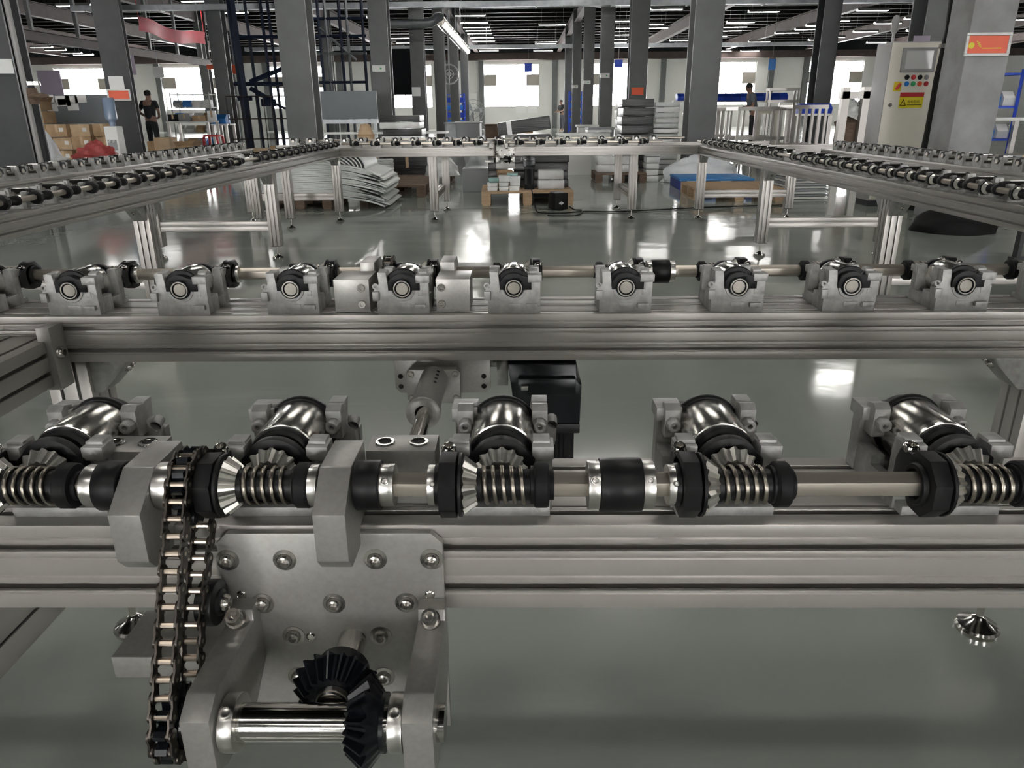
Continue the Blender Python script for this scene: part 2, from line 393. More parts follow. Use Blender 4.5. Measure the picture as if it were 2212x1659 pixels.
def side_lamp(x, y):
    s_ = 'over the carton and lift frame side' if x < -3.66 else 'over the aluminium frame and cabinet side' if x > 3.16 else 'between the two column rows'
    d_ = 'near the windowed wall' if y > 52 else 'behind the red banner' if y > 38 and x < 0 else 'beyond the wrapped stacks' if y > 38 else 'added unseen over the roller loop' if y < 16 else 'before the wrapped stacks'
    lamp(x, y, 'white tube lamp %s, %s' % (s_, d_), 'lamps %s, %s' % (s_, d_))
LM = [(760, 38), (730, 12), (500, 27), (745, 103), (765, 103), (850, 100), (862, 82), (880, 92), (908, 118), (925, 118), (775, 122), (700, 104), (735, 104),
      (1160, 118), (1355, 45), (1360, 60), (1340, 75), (1330, 85), (1330, 92), (1405, 52), (1415, 60), (1455, 115), (1480, 95), (1440, 20), (1600, 48), (1585, 58), (1575, 66), (1470, 87), (1560, 110),
      (1650, 25), (1885, 22), (1805, 45), (1770, 55), (1745, 63), (1700, 71), (1640, 90), (1750, 93), (1800, 80), (1770, 86), (1870, 68), (1918, 50), (1895, 92), (1985, 40), (1985, 66), (2040, 68),
      (90, 102), (120, 108), (155, 115), (180, 118), (2195, 42), (1690, 2), (430, 2), (160, 12), (280, 38), (1620, 110), (1545, 78)]
for u, v in LM:
    p = atz(u, v, 5.9); side_lamp(p.x, p.y)
for x in (-20, -14, -8.4, 8, 14, 20):  # unseen lamps added to brighten the floor and roller tops around the loop
    for Y in (-8, 4, 10.6, 14): side_lamp(x, Y)

# ================================================================ conveyor rails
T, RH, RW = .91, .1045, .162
sect = slot_poly(RW, RH, (.027, .081, .135), (.0272, .0773), lines_s=(.0193, .041, .0635, .0885), lines_t=(.04, .068, .094, .122))
def rail(x0, x1, y0, y1, label, group='aluminium rails of the roller loop', ztop=T):
    L = max(abs(x1-x0), abs(y1-y0)); b = MB()
    b.prism([(p[0], p[1]) for p in sect], 'x', -L/2, L/2)
    t = thing('conveyor_rail', label, 'rail', ((x0+x1)/2, (y0+y1)/2, ztop), PI/2 if abs(y1-y0) > abs(x1-x0) else 0, group)
    ob('profile', b.mesh('alu', .0008, weld=True), t)
    e = MB(); e.box(-.002, .002, -RW/2, RW/2, -RH, 0); em = e.mesh('black')
    ob('end_cap', em, t, (-L/2-.002, 0, 0)); ob('end_cap', em, t, (L/2+.002, 0, 0)); return t
YA, YB = .768, 1.641
XLI, XLO, XRI, XRO, YFN, YFF = -2.371, -3.51, 2.289, 3.43, 9.843, 10.98
rail(-1.75, 1.75, YA, YA, 'front aluminium rail carrying the chain drive and mounting plate')
rail(-1.75, 1.75, YB, YB, 'second aluminium rail facing the chain rail, roller ends showing')
rail(XLI, XLI, 2.6, 9.92, 'aluminium side rail with shafts facing the loop, beside the foam sheets')
rail(XLO, XLO, 2.6, 9.92, 'outer aluminium side rail beside the blue pallets and cartons')
rail(XRI, XRI, 2.6, 9.92, 'aluminium side rail with shafts facing the loop, beside the blue board pallet')
rail(XRO, XRO, 2.6, 8.75, 'outer aluminium side rail in front of the control cabinet')
rail(XLI+RW/2, XRI-RW/2, YFN, YFN, 'far aluminium rail with the small mounting plate and motor')
rail(XRI+.1, XRO+.3, 9.35, 9.35, 'short aluminium transfer rail joining the two side rails before the cabinet', ztop=T+.02)
rail(-3.45, 3.45, YFF, YFF, 'farthest aluminium rail in front of the wrapped stacks')

# leg frames
def leg_mesh(z0, z1, w=.1):
    b = MB(); b.prism([(p[0], p[1]+w/2) for p in slot_poly(w, w, (.03, .07), (.03, .07), .008, .012)], 'z', z0, z1); return b
leg_m = leg_mesh(.13, T-RH).mesh('alu', .0008)
f = MB(); f.lathe([(0, 0), (.052, 0), (.055, .012), (.05, .02), (.022, .036), (.014, .045), (.009, .047), (.009, .13), (0, .13)], n=20); foot_m = f.mesh('chrome', sharp=25)
f = MB(); f.box(-.045, .045, -.045, .045, .125, .131); plate_m = f.mesh('black')
g = MB(); g.prism([(0, 0), (.1, 0), (.1, -.02), (.02, -.1), (0, -.1)], 'y', -.04, .04); gus_m = g.mesh('cast', .002)
gb = MB(); gb.bolt((.07, 0, -.045), (1, 0, -1), .014); gusb_m = gb.mesh('bolt_steel')
def legs(pts, label, bars, rzg=0.0, gus=(), group=None):
    c = pts[0]; t = thing('leg_frame', label, 'leg frame', (c[0], c[1], 0), 0, group)
    for x, y in pts:
        l = ob('leg', leg_m, t, (x-c[0], y-c[1], 0)); ft = ob('levelling_foot', foot_m, t, (x-c[0], y-c[1], 0)); ob('foot_plate', plate_m, ft)
        for a in gus:
            q = ob('gusset', gus_m, t, (x-c[0]+.05*math.cos(a), y-c[1]+.05*math.sin(a), T-RH), a); ob('bolt', gusb_m, q)
    for (x0, y0, x1, y1, z, h) in bars:
        L = math.hypot(x1-x0, y1-y0); b = MB(); b.prism([(p[0], p[1]) for p in slot_poly(.08, h, (.04,), (h*.5,), .008, .012)], 'x', -L/2, L/2)
        o = ob('cross_bar', b.mesh('alu', .0008), t, ((x0+x1)/2-c[0], (y0+y1)/2-c[1], z), math.atan2(y1-y0, x1-x0))
    return t
G_ = 'leg frames of the roller loop'
for y, nm in ((4.72, 'nearest to the front rails'), (7.2, 'in the middle of the side rail'), (9.84, 'at the far corner')):
    legs([(XLI, y), (XLO, y)], 'aluminium leg frame with levelling feet %s, foam sheet side' % nm, [(XLI-.05, y, XLO+.05, y, .36, .09)], gus=(-PI/2,) if y > 5 else (-PI/2, PI/2), group=G_)
    legs([(XRI, y), (XRO, min(y, 9.9))], 'aluminium leg frame with levelling feet %s, control cabinet side' % nm, [(XRI+.05, y, XRO-.05, y, .36, .09)], gus=(-PI/2,) if y > 5 else (-PI/2, PI/2), group=G_)
for x, nm in ((-1.13, 'between foam sheets and wooden pallet'), (1.42, 'between wooden pallet and blue board pallet')):
    legs([(x, YFN), (x+.05*(1 if x < 0 else -1), YFF)], 'aluminium leg frame under far rail %s' % nm, [(x, YFN+.05, x, YFF-.05, .36, .09)], group=G_)
legs([(-1.06, YB+.03), (-1.06, YA)], 'aluminium leg frame under front rails on the chain side', [(-1.05, YA+.05, -1.05, YB-.05, .42, .12)], gus=(0,), group=G_)
legs([(1.22, YB+.03), (1.22, YA)], 'aluminium leg frame under front rails past the second coupling', [(1.2, YA+.05, 1.2, YB-.05, .42, .12)], gus=(PI,), group=G_)
legs([(XLI-.45, 9.2), (XLO+.3, 9.2)], 'pair of slim aluminium legs standing behind the foam side rail', [], group=G_)
# low cross beam between the two front rails
b = MB(); L = YB-YA-RW; b.prism([(p[0], p[1]) for p in slot_poly(.2, .1, (.033, .1, .167), (.03, .07), .009, .014)], 'x', -L/2, L/2)
t = thing('cross_beam', 'wide slotted aluminium cross beam joining the two front rails', 'beam', (-1.12, (YA+YB)/2, .868), PI/2)
ob('profile', b.mesh('alu', .0008), t)
b = MB(); b.box(L/2-.05, L/2, -.115, -.085, -.11, .03); ob('end_bracket', b.mesh('alu_plate', .002), t)
b = MB(); b.bolt((L/2-.03, -.115, -.03), (0, -1, 0), .014); ob('bolt', b.mesh('bolt_steel'), t)

# ================================================================ roller units
ZR, YS = .056, -.096          # roller axis height, line shaft offset
def arch(cx, cz, r, a0, a1, n=12): return [(cx+r*math.cos(a0+(a1-a0)*i/n), cz+r*math.sin(a0+(a1-a0)*i/n)) for i in range(n+1)]
def bracket_mesh():
    b = MB()
    b.box(-.052, .052, -.062, .066, 0, .011)
    # inner end plate (smooth face with half-round seat), block post at -x, boss post at +x
    P = [(-.057, 0), (.056, 0), (.056, .03), (.062, .033), (.062, .052), (.054, .058), (.050, .066), (.052, .09), (.034, .09), (.031, .066), (.0305, .056)]
    P += arch(0, .056, .0215, 0, -PI, 12)+[(-.0305, .056), (-.031, .083), (-.057, .083)]
    b.prism(P, 'y', .050, .070)
    b.box(-.060, -.030, .040, .074, .068, .084)                     # clamp block on the post
    b.box(-.050, -.026, .066, .078, .012, .022)                     # foot lug
    b.box(.050, .064, .066, .078, .030, .050)                       # boss
    b.ring((0, .069, .056), (0, .0725, .056), .023, .028, 24)
    b.box(-.044, -.034, .0695, .0715, .040, .052); b.box(-.018, .012, .0695, .0712, .012, .022)
    # outer plate towards the shaft
    Q = [(-.055, 0), (.055, 0), (.055, .064), (.052, .082), (.034, .082), (.032, .056)]+arch(0, .056, .026, 0, -PI, 12)+[(-.032, .056), (-.034, .082), (-.052, .082), (-.055, .064)]
    b.prism(Q, 'y', -.046, -.026)
    b.box(-.056, -.033, -.055, -.03, .064, .079); b.box(.033, .056, -.055, -.03, .064, .079)
    # tall inner guard posts and webs
    b.box(-.056, -.040, .012, .052, 0, .036); b.box(.040, .056, .012, .052, 0, .036)
    b.box(-.056, -.045, -.030, .012, 0, .026); b.box(.045, .056, -.030, .012, 0, .026)
    for s in (-1, 1):
        b.prism([(.028, .052), (.050, .052), (.050, .088), (.036, .092), (.028, .086)], 'x', s*.034, s*.052)
        b.lathe([(0, -.002), (.003, -.002), (.0032, .006), (.0075, .006), (.0085, .0), (.0085, -.02)], (s*.043, .0225, .07), (0, -1, 0), 8, PI/8)
    b.lathe([(0, .001), (.003, .001), (.0032, .008), (.007, .008), (.007, -.006)], (.058, .062, .058), (0, 1, .35), 10)
    return b
br_m = bracket_mesh().mesh('cast', .0011)
b = MB(); b.lathe([(.012, -.034), (.0365, -.026), (.0375, -.022), (.0375, .042), (.036, .046), (.012, .05)], (0, 0, ZR), (0, 1, 0), 40); rol_m = b.mesh('roller_steel', sharp=40)
# black rubber and bearing caps
def cap_mesh():
    b = MB()
    b.lathe([(.012, -.037), (.030, -.037), (.0345, -.034), (.036, -.029), (.034, -.025), (.012, -.025)], (0, 0, ZR), (0, 1, 0), 32)
    P = [(-.036, .052), (-.0235, .052)]+arch(0, ZR, .0235, PI, 0, 14)+[(.0235, .052), (.036, .052), (.036, .066)]+arch(0, ZR, .0335, .5, PI-.5, 12)+[(-.036, .066)]
    b.prism(P, 'y', -.058, -.047)
    return b
cap_o = cap_mesh().mesh('black', .0008)
b = MB(); P = [(-.038, .052), (-.0205, .052)]+arch(0, ZR, .0205, PI, 0, 14)+[(.0205, .052), (.030, .052), (.030, .062)]+arch(0, ZR, .0315, .35, PI-.9, 12)+[(-.038, .078)]
b.prism(P, 'y', .060, .0735); b.lathe([(.012, .047), (.0385, .047), (.0405, .050), (.0405, .053), (.0385, .056), (.012, .056)], (0, 0, ZR), (0, 1, 0), 32)
b.box(-.036, -.022, .045, .058, .052, .084)
cap_i = b.mesh('black', .0008)
b = MB(); b.ring((0, .060, ZR), (0, .0755, ZR), .0145, .0205, 24); ring_m = b.mesh('black_paint')
b = MB(); b.ring((0, .062, ZR), (0, .0765, ZR), .0158, .0182, 24); b.lathe([(0, .074), (.0128, .074), (.0134, .0732), (.0134, .06)], (0, 0, ZR), (0, 1, 0), 24); axle_m = b.mesh('axle_steel')
b = MB(); b.bevel_gear(14, .029, .0195, .0125, (0, -.0675, ZR), (0, -1, 0), .12); rg_m = b.mesh('gear_steel', sharp=25)
b = MB(); b.bevel_gear(14, .030, .0200, .0125, (-.0350, YS, ZR), (1, 0, 0), .12); sg_m = b.mesh('gear_steel', sharp=25)
# spring on its sleeve
b = MB(); pts = []
for i in range(5*14+1):
    a = 2*PI*i/14; pts.append((-.0185+.046*i/70, YS+.0185*math.cos(a), ZR+.0185*math.sin(a)))
b.tube(pts, .0022, 6); spr_m = b.mesh('spring_steel', sharp=60)
b = MB(); b.lathe([(0, -.026), (.0175, -.026), (.0175, -.018), (.0160, -.016), (.0160, .030), (.0195, .031), (.0195, .036), (0, .036)], (0, YS, ZR), (1, 0, 0), 20); slv_m = b.mesh('black')
b = MB(); b.lathe([(0, .034), (.021, .034), (.0235, .036), (.0235, .047), (.022, .049), (.0155, .0495), (.0155, .054), (0, .054)], (0, YS, ZR), (1, 0, 0), 18); nut_m = b.mesh('black_matt')
# bearing housing with ear and bolt
b = MB(); oc = [(YS+.0335*math.cos(PI/8+i*PI/4), ZR+.0335*math.sin(PI/8+i*PI/4)) for i in range(8)]
b.prism(oc, 'x', -.060, -.043); b.lathe([(.014, -.041), (.0325, -.041), (.0325, -.0375), (.014, -.0365)], (0, YS, ZR), (1, 0, 0), 28)
b.prism([(YS, ZR+.026), (YS+.044, ZR+.020), (YS+.05, ZR+.006), (YS+.05, ZR-.02), (YS+.02, ZR-.02)], 'x', -.060, -.046)
b.lathe([(.0145, -.0605), (.016, -.0655), (.021, -.0655), (.022, -.0605)], (0, YS, ZR), (1, 0, 0), 24)
hou_m = b.mesh('black', .0012)
b = MB(); b.bolt((-.054, YS+.036, ZR+.022), (0, -.35, 1), .0085); hb_m = b.mesh('chrome')
b = MB(); b.ring((-.072, YS, ZR), (-.0605, YS, ZR), .0125, .0205, 24); b.bolt((-.0662, YS-.0175, ZR+.0100), (0, -.87, .5), .003); clr_m = b.mesh('satin', .0008)
FULL = [('bracket', br_m), ('roller', rol_m, 'brushed steel roller'), ('outer_cap', cap_o), ('inner_cap', cap_i, None, [('seal_ring', ring_m), ('axle', axle_m, 'turned steel axle end')]),
        ('roller_bevel_gear', rg_m), ('shaft_bevel_gear', sg_m), ('spring', spr_m), ('sleeve', slv_m), ('nut', nut_m), ('bearing_housing', hou_m, None, [('bolt', hb_m)])]
COLL = FULL+[('collar', clr_m, 'chrome collar')]
# plainer meshes for the rails farther off
def far_bracket():
    b = MB(); b.box(-.052, .052, -.062, .066, 0, .011)
    b.prism([(-.057, 0), (.056, 0), (.06, .05), (.052, .09), (.034, .09), (.031, .056), (.015, .036), (-.015, .036), (-.031, .056), (-.031, .083), (-.057, .083)], 'y', .050, .070)
    b.prism([(-.055, 0), (.055, 0), (.055, .064), (.052, .082), (.034, .082), (.032, .056), (.02, .032), (-.02, .032), (-.032, .056), (-.034, .082), (-.055, .078)], 'y', -.046, -.026)
    b.box(-.060, -.030, .040, .074, .068, .084); b.box(-.056, -.033, -.055, -.03, .064, .079); b.box(.033, .056, -.055, -.03, .064, .079)
    b.box(-.052, -.034, .028, .05, .052, .09); b.box(.034, .052, .028, .05, .052, .09); b.box(-.056, -.045, -.03, .05, 0, .03); b.box(.045, .056, -.03, .05, 0, .03); return b
fbr_m = far_bracket().mesh('cast')
b = MB(); b.lathe([(.012, -.028), (.0375, -.025), (.0375, .043), (.012, .046)], (0, 0, ZR), (0, 1, 0), 20); frol_m = b.mesh('roller_steel', sharp=40)
b = MB(); b.lathe([(0, -.06), (.03, -.06), (.035, -.045), (.036, -.028), (.012, -.027)], (0, 0, ZR), (0, 1, 0), 16); fcap_m = b.mesh('black')
b = MB(); b.prism([(-.036, .052), (.030, .052), (.030, .066), (.02, .086), (-.02, .086), (-.036, .078)], 'y', .060, .0735); b.lathe([(.012, .047), (.04, .047), (.04, .055), (.012, .056)], (0, 0, ZR), (0, 1, 0), 16); fcapi_m = b.mesh('black')
b = MB(); b.ring((0, .062, ZR), (0, .0765, ZR), .0158, .0185, 14); b.lathe([(0, .077), (.0134, .0765), (.0134, .06)], (0, 0, ZR), (0, 1, 0), 14); fax_m = b.mesh('axle_steel')
b = MB(); b.prism(oc, 'x', -.060, -.040); b.lathe([(.012, -.06), (.022, -.066), (.012, -.066)], (0, YS, ZR), (1, 0, 0), 12); fho_m = b.mesh('black')
b = MB(); b.lathe([(0, -.036), (.029, -.034), (.02, -.02), (.0175, -.018)], (0, YS, ZR), (1, 0, 0), 14); fge_m = b.mesh('gear_steel')
b = MB(); pr = [(0, -.022)]
for i in range(10): pr.append((.0205 if i % 2 else .0155, -.018+i*.005))
pr += [(.0235, .034), (.0235, .047), (.0155, .0495), (.0155, .054), (0, .054)]
b.lathe(pr, (0, YS, ZR), (1, 0, 0), 14); fsp_m = b.mesh('black', sharp=60)
FAR = [('bracket', fbr_m), ('roller', frol_m, 'brushed steel roller'), ('outer_cap', fcap_m), ('inner_cap', fcapi_m), ('axle', fax_m), ('bearing_housing', fho_m), ('bevel_gear', fge_m), ('spring_sleeve', fsp_m)]
PITCHX = .24
LA = {-3: 'outermost roller unit of the chain rail beyond two units from the chain', -2: 'second roller unit beyond the chain on the front rail', -1: 'roller unit beside the chain on the front rail, its gear partly dulled', 0: 'roller unit between the chain and the tall bearing block on the front rail',
      1: 'roller unit between the holed mounting block and black shaft coupling on the front rail', 2: 'first roller unit past the black shaft coupling on the front rail', 3: 'second roller unit past the black shaft coupling on the front rail', 4: 'third roller unit past the black shaft coupling on the front rail'}
LA.update({k: '%s roller unit past the black shaft coupling on the front rail' % ORD(k-1) for k in range(5, 8)}); LA.update({k: '%s roller unit beyond the chain on the front rail' % ORD(-k) for k in (-5, -4, -3)})
for k in range(-5, 8):
    place(COLL if k in (1, 2) else FULL, 'roller_unit', LA[k], 'roller unit', (-.263+PITCHX*k, YA, T), 0, 'roller units on the front rail')
LBN = {-4: 'fourth roller unit beyond the white blocks', -3: 'third roller unit beyond the white block next to the sprocket', -2: 'second roller unit beyond the white block next to the sprocket', -1: 'roller unit touching the white block next to the sprocket', 0: 'roller unit beside the black sprocket between the two white blocks',
       1: 'first roller unit past the two white blocks', 2: 'roller unit just before the small black coupling', 3: 'roller unit just after the small black coupling', 4: 'second roller unit after the small black coupling', 5: 'third roller unit after the small black coupling', 6: 'fourth roller unit after the small black coupling'}
LBN.update({k: '%s roller unit after the small black coupling' % ORD(k-2) for k in (7, 8)}); LBN[-5] = 'fifth roller unit beyond the white blocks'
for k in range(-5, 9):
    place(COLL if k in (-3, -2, 4) else FULL, 'roller_unit', LBN[k]+' on the second rail', 'roller unit', (-.258+.2402*k, YB, T), PI, 'roller units on the second rail')
def row(n, p0, step, rz, label, group, skip=(), flip=True):
    for i in range(n):
        if i in skip: continue
        place(FAR, 'roller_unit', label % ORD(n-i if flip else i+1), 'roller unit', (p0[0]+step[0]*i, p0[1]+step[1]*i, T), rz, group)
row(28, (XLI, 3.12), (0, .24), PI/2, '%s roller unit from the far corner on the geared side rail near foam sheets', 'roller units on the rail near the foam sheets', (14,))
row(28, (XLO, 3.12), (0, .24), -PI/2, '%s roller unit from the far corner on the outer rail near cartons', 'roller units on the outer rail near the cartons')
row(27, (XRI, 3.12), (0, .24), -PI/2, '%s roller unit from the far corner on the geared rail near blue pallet', 'roller units on the rail near the blue board', (14,))
row(23, (XRO, 3.12), (0, .24), PI/2, '%s roller unit from the transfer rail on the outer rail before the cabinet', 'roller units on the outer rail before the control cabinet')
row(15, (-2.08, YFN), (.258, 0), 0, '%s roller unit from the foam sheet corner on the far rail', 'roller units on the far rail', (), False)
row(22, (-3.2, YFF), (.24, 0), PI, '%s roller unit from the foam sheet end on the farthest rail', 'roller units on the farthest rail', (), False)
# line shafts
def hexrod(L):
    b = MB(); b.prism([(.0138*math.cos(PI/6*1+i*PI/3+PI/6-PI/6), .0138*math.sin(PI/6+i*PI/3)) for i in range(6)], 'x', -L/2, L/2); return b.mesh('hex_steel', .0006)
def shaft(x, y, L, rz, label): return tag(ob('drive_shaft', hexrod(L), None, (x, y, T+ZR), rz), label, 'shaft', 'hexagonal drive shafts of the roller loop')
shaft(0, YA+YS, 3.4, 0, 'brown steel hexagonal drive shaft along the front rail')
shaft(0, YB-YS, 3.4, 0, 'brown steel hexagonal drive shaft behind the second rail')
shaft(XLI-YS, 6.3, 6.9, PI/2, 'steel hexagonal drive shaft along the side rail near foam sheets')
shaft(XLO+YS, 6.3, 6.9, PI/2, 'steel hexagonal drive shaft along the outer rail near cartons')
shaft(XRI+YS, 6.3, 6.9, PI/2, 'steel hexagonal drive shaft along the side rail near blue board')
shaft(XRO-YS, 5.8, 5.7, PI/2, 'steel hexagonal drive shaft along the outer rail before the cabinet')
shaft(-.25, YFN+YS, 4.0, 0, 'steel hexagonal drive shaft along the far rail')
shaft(-.5, YFF-YS, 5.6, 0, 'steel hexagonal drive shaft along the farthest rail')
# couplings
b = MB(); b.lathe([(.013, -.021), (.0265, -.021), (.0275, -.0195), (.0275, .0195), (.0265, .021), (.013, .021)], (0, 0, 0), (1, 0, 0), 28); cp_m = b.mesh('black', sharp=50)
b = MB(); b.ring((-.006, 0, 0), (.006, 0, 0), .0125, .0245, 28); b.lathe([(0, .0005), (.0028, .0005), (.003, .0016), (.0042, .0016)], (0, -.0245*.8, .0245*.6), (0, -.8, .6), 8)
cc_m = b.mesh('satin', .0008)
def coupling(x, y, label): return place([('sleeve', cp_m), ('collar', cc_m, 'satin end collar', None, (-.027, 0, 0)), ('collar', cc_m, 'satin end collar', None, (.027, 0, 0))], 'shaft_coupling', label, 'coupling', (x, y, T+ZR), 0, 'shaft couplings')
coupling(.098, YA+YS, 'black shaft coupling with chrome collars on the front rail shaft')
coupling(.324, YB-YS, 'small black shaft coupling with chrome collars behind the second rail')

# ================================================================ chain drive on the front rail (shared shape, placed again on the far rail)
# local frame: x = 0 at the cross shaft, y = 0 on the rail's front face, z = 0 at the rail top
CX = -.19; ZL, YL = -.140, -.128        # cross shaft height, lay shaft offset
def bearing_block(dx, dirn):
    """plate with chamfered nose reaching in front of the rail, and the mounting block bolted on the rail top"""
    b = MB(); b.prism([(-.062, -.004), (-.050, -.018), (-.010, -.018), (-.002, .002), (.045, .002), (.045, .079), (-.020, .079), (-.062, .048)], 'x', dx-.016, dx+.016)
    p = b.mesh('alu_plate', .0015)
    b = MB(); x0, x1 = sorted((dx+dirn*.016, dx+dirn*.092)); b.box(x0, x1, .045, .088, .001, .066); q = b.mesh('alu_plate', .0015)
    b = MB(); b.lathe([(.0065, .0016), (.0072, .0018), (.0105, .0018), (.0112, .0005)], (0, 0, .066), (0, 0, 1), 20); r = b.mesh('chrome')
    h = MB(); h.lathe([(0, .0005), (.0065, .0005), (.0068, .0015)], (0, 0, .066), (0, 0, 1), 20); r2 = h.mesh('dark_hole')
    b = MB(); b.lathe([(0, -.001), (.006, -.001), (.0065, .004), (.0085, .004), (.0095, 0)], (0, 0, 0), (0, 1, 0), 16); s = b.mesh('bolt_steel')
    hp = [(dx+dirn*k, .067, 0) for k in (.034, .072)]
    return [('bearing_plate', p), ('mounting_block', q, None, many('hole_rim', r, hp)+many('counterbore', r2, hp)+many('bolt', s, [(dx+dirn*.03, .088, zz) for zz in (.02, .054)]))]
# chain path in (y, z), loop x = local chain plane
def chain_path(c1, r1, c2, r2, ci, ri):
    pts = []
    # front strand from top sprocket to bottom sprocket (towards -y side), back strand over the idler
    def tang(c, r, d, e, q):      # outer tangent between circles on the left of travel
        return None
    N = 200
    a1 = math.atan2(c2[1]-c1[1], c2[0]-c1[0])
    L = math.hypot(c2[0]-c1[0], c2[1]-c1[1]); be = math.asin((r1-r2)/L)
    nf = a1-PI/2+be                                     # normal of the front tangent
    t1 = (c1[0]+r1*math.cos(nf), c1[1]+r1*math.sin(nf)); t2 = (c2[0]+r2*math.cos(nf), c2[1]+r2*math.sin(nf))
    pts.append(t1); pts.append(t2)
    # around the bottom sprocket
    nb = a1+PI/2-be
    a0 = nf; aend = nb
    while aend < a0: aend += 2*PI
    # outer wrap: choose direction through a1 (pointing away from c1)
    for i in range(1, 17):
        a = a0+(nb-a0)*i/16 if nb > a0 else a0+(nb+2*PI-a0)*i/16
        pts.append((c2[0]+r2*math.cos(a), c2[1]+r2*math.sin(a)))
    pts.append((ci[0], ci[1]))
    for i in range(0, 20):
        a = nb+((nf-nb) % (2*PI))*i/19; pts.append((c1[0]+r1*math.cos(a), c1[1]+r1*math.sin(a)))
    return pts
ZU, YU = ZR, YS+RW/2                    # line shaft relative to the rail's front face: y = YS + RW/2
R1, R2 = .034, .031
c1 = (YU, ZU); c2 = (YL, ZL)
path = chain_path(c1, R1, c2, R2, (-.068, -.075), .02)
PT = .0159
def resample(P, step):
    P = [Vector((p[0], p[1], 0)) for p in P]; P.append(P[0]); D = [0]
    for a, c in zip(P, P[1:]): D.append(D[-1]+(c-a).length)
    n = int(round(D[-1]/step)); n -= n % 2; st = D[-1]/n; out = []; j = 0
    for i in range(n):
        d = i*st
        while D[j+1] < d: j += 1
        t = (d-D[j])/max(1e-9, D[j+1]-D[j]); out.append(P[j].lerp(P[j+1], t))
    return out
pins = resample(path, PT)
def link_mesh(w):
    b = MB(); P = PT*.97
    for s in (-1, 1):
        x0 = s*w; x1 = s*(w+.002)
        o = [(.0066*math.cos(a), .0066*math.sin(a)) for a in [PI/2+PI*i/6 for i in range(7)]]+[(P*.5, -.0046)]+[(P+.0066*math.cos(a), .0066*math.sin(a)) for a in [-PI/2+PI*i/6 for i in range(7)]]+[(P*.5, .0046)]
        b.prism(o, 'x', min(x0, x1), max(x0, x1))
    b.k = 1
    b.cyl((-.0072, 0, 0), (.0072, 0, 0), .0034, 10); b.cyl((-.0118, 0, 0), (.0118, 0, 0), .0022, 8)
    return b.mesh(['chain_steel', 'pin_steel'], weld=False)
lk_i, lk_o = link_mesh(.0073), link_mesh(.0095)
def sprocket_mesh(r, n, hub=.022):
    b = MB(); poly = []
    for k in range(n*4):
        a = 2*PI*k/(n*4); rr = (r+.006) if k % 4 in (1,) else (r+.003 if k % 4 in (0, 2) else r-.0052); poly.append((rr*math.cos(a), rr*math.sin(a)))
    b.prism(poly, 'x', -.0055, .0055); b.lathe([(.013, .0055), (r*.72, .0055), (r*.72, hub), (.013, hub)], (0, 0, 0), (1, 0, 0), 24)
    return b
sp1_m = sprocket_mesh(R1, 14, .034).mesh('black_paint'); sp2_m = sprocket_mesh(R2, 12, .012).mesh('black_paint')
XC = -.335-CX                          # chain plane relative to the cross shaft
def add_chain(o, label, group=None):
    t = thing('drive_chain', label, 'chain', o, 0, group); n = len(pins)
    for i in range(n):
        a = pins[i]; c = pins[(i+1) % n]; ang = math.atan2(c.y-a.y, c.x-a.x)
        l = ob('link', lk_i if i % 2 else lk_o, t, (XC, a.x, a.y)); l.rotation_euler = (ang, 0, 0)
    return t
# plate and bolts
PX0, PX1, PZ0, PZ1 = -.325-CX, -.085-CX, -.262, -.004
b = MB(); c = .012; b.prism([(PX0, PZ0), (PX1, PZ0), (PX1, PZ1-c), (PX1-c, PZ1), (PX0+c, PZ1), (PX0, PZ1-c)], 'y', -.0095, -.0005); pl_m = b.mesh('alu_plate', .0008)
PB = [(x-CX, -.0095, z) for x, z in ((-.315, -.036), (-.254, -.036), (-.157, -.035), (-.097, -.035), (-.284, -.091), (-.206, -.091), (-.127, -.09), (-.255, -.134), (-.158, -.134), (-.158, -.19), (-.255, -.19))]
b = MB(); b.bolt((0, 0, 0), (0, -1, 0), .0085, .007, 16); b.lathe([(.0125, 0), (.0125, .0012), (.0085, .0016)], (0, 0, 0), (0, -1, 0), 16); bo_m = b.mesh('bolt_steel')
PH = [(x-CX, -.0097, z) for x, z in ((-.306, -.08), (-.101, -.08), (-.236, -.135), (-.18, -.135))]
b = MB(); b.lathe([(0, .0012), (.0035, .0012), (.005, .0002), (.0055, .0006)], (0, 0, 0), (0, -1, 0), 12); ho_m = b.mesh('chrome')
# arms
def arm(x0, x1):
    b = MB(); b.prism([(-.0095, -.16), (-.0095, -.084), (-.030, -.084), (-.0305, -.098), (-.135, -.098), (-.158, -.112), (-.158, -.17), (-.135, -.186), (-.05, -.186)], 'x', x0-CX, x1-CX); return b.mesh('alu_plate', .0018)
arm_l, arm_r = arm(-.316, -.288), arm(-.112, -.083)
b = MB(); b.lathe([(0, .016), (.0045, .016), (.005, .024), (.0078, .024), (.0085, .022), (.0085, .012), (.0105, .012), (.0105, -.006)], (0, 0, 0), (0, -.6, .8), 18); as_m = b.mesh('bolt_steel')
b = MB(); b.cyl((-.325-CX, YL, ZL), (-.075-CX, YL, ZL), .0175, 28); ls_m = b.mesh('steel_shaft')
b = MB(); b.ring((-.007, 0, 0), (.007, 0, 0), .0165, .0275, 32); b.lathe([(0, .001), (.004, .001), (.0045, .0035), (.0062, .003)], (0, -.0135, .0235), (0, -.5, .87), 12)
lc_m = b.mesh('satin', .001)
b = MB(); b.bevel_gear(20, .046, .029, .020, (0, YL+.046, ZL), (0, -1, 0), .16, .45, .016); g1_m = b.mesh('black_paint', sharp=25)
b = MB(); b.bevel_gear(20, .046, .029, .020, (.042, YL, ZL), (-1, 0, 0), .16, .45, .004); g2_m = b.mesh('black_paint', sharp=25)
b = MB(); b.cyl((0, YL+.02, ZL), (0, .80, ZL), .0155, 28); cs_m = b.mesh('steel_shaft')
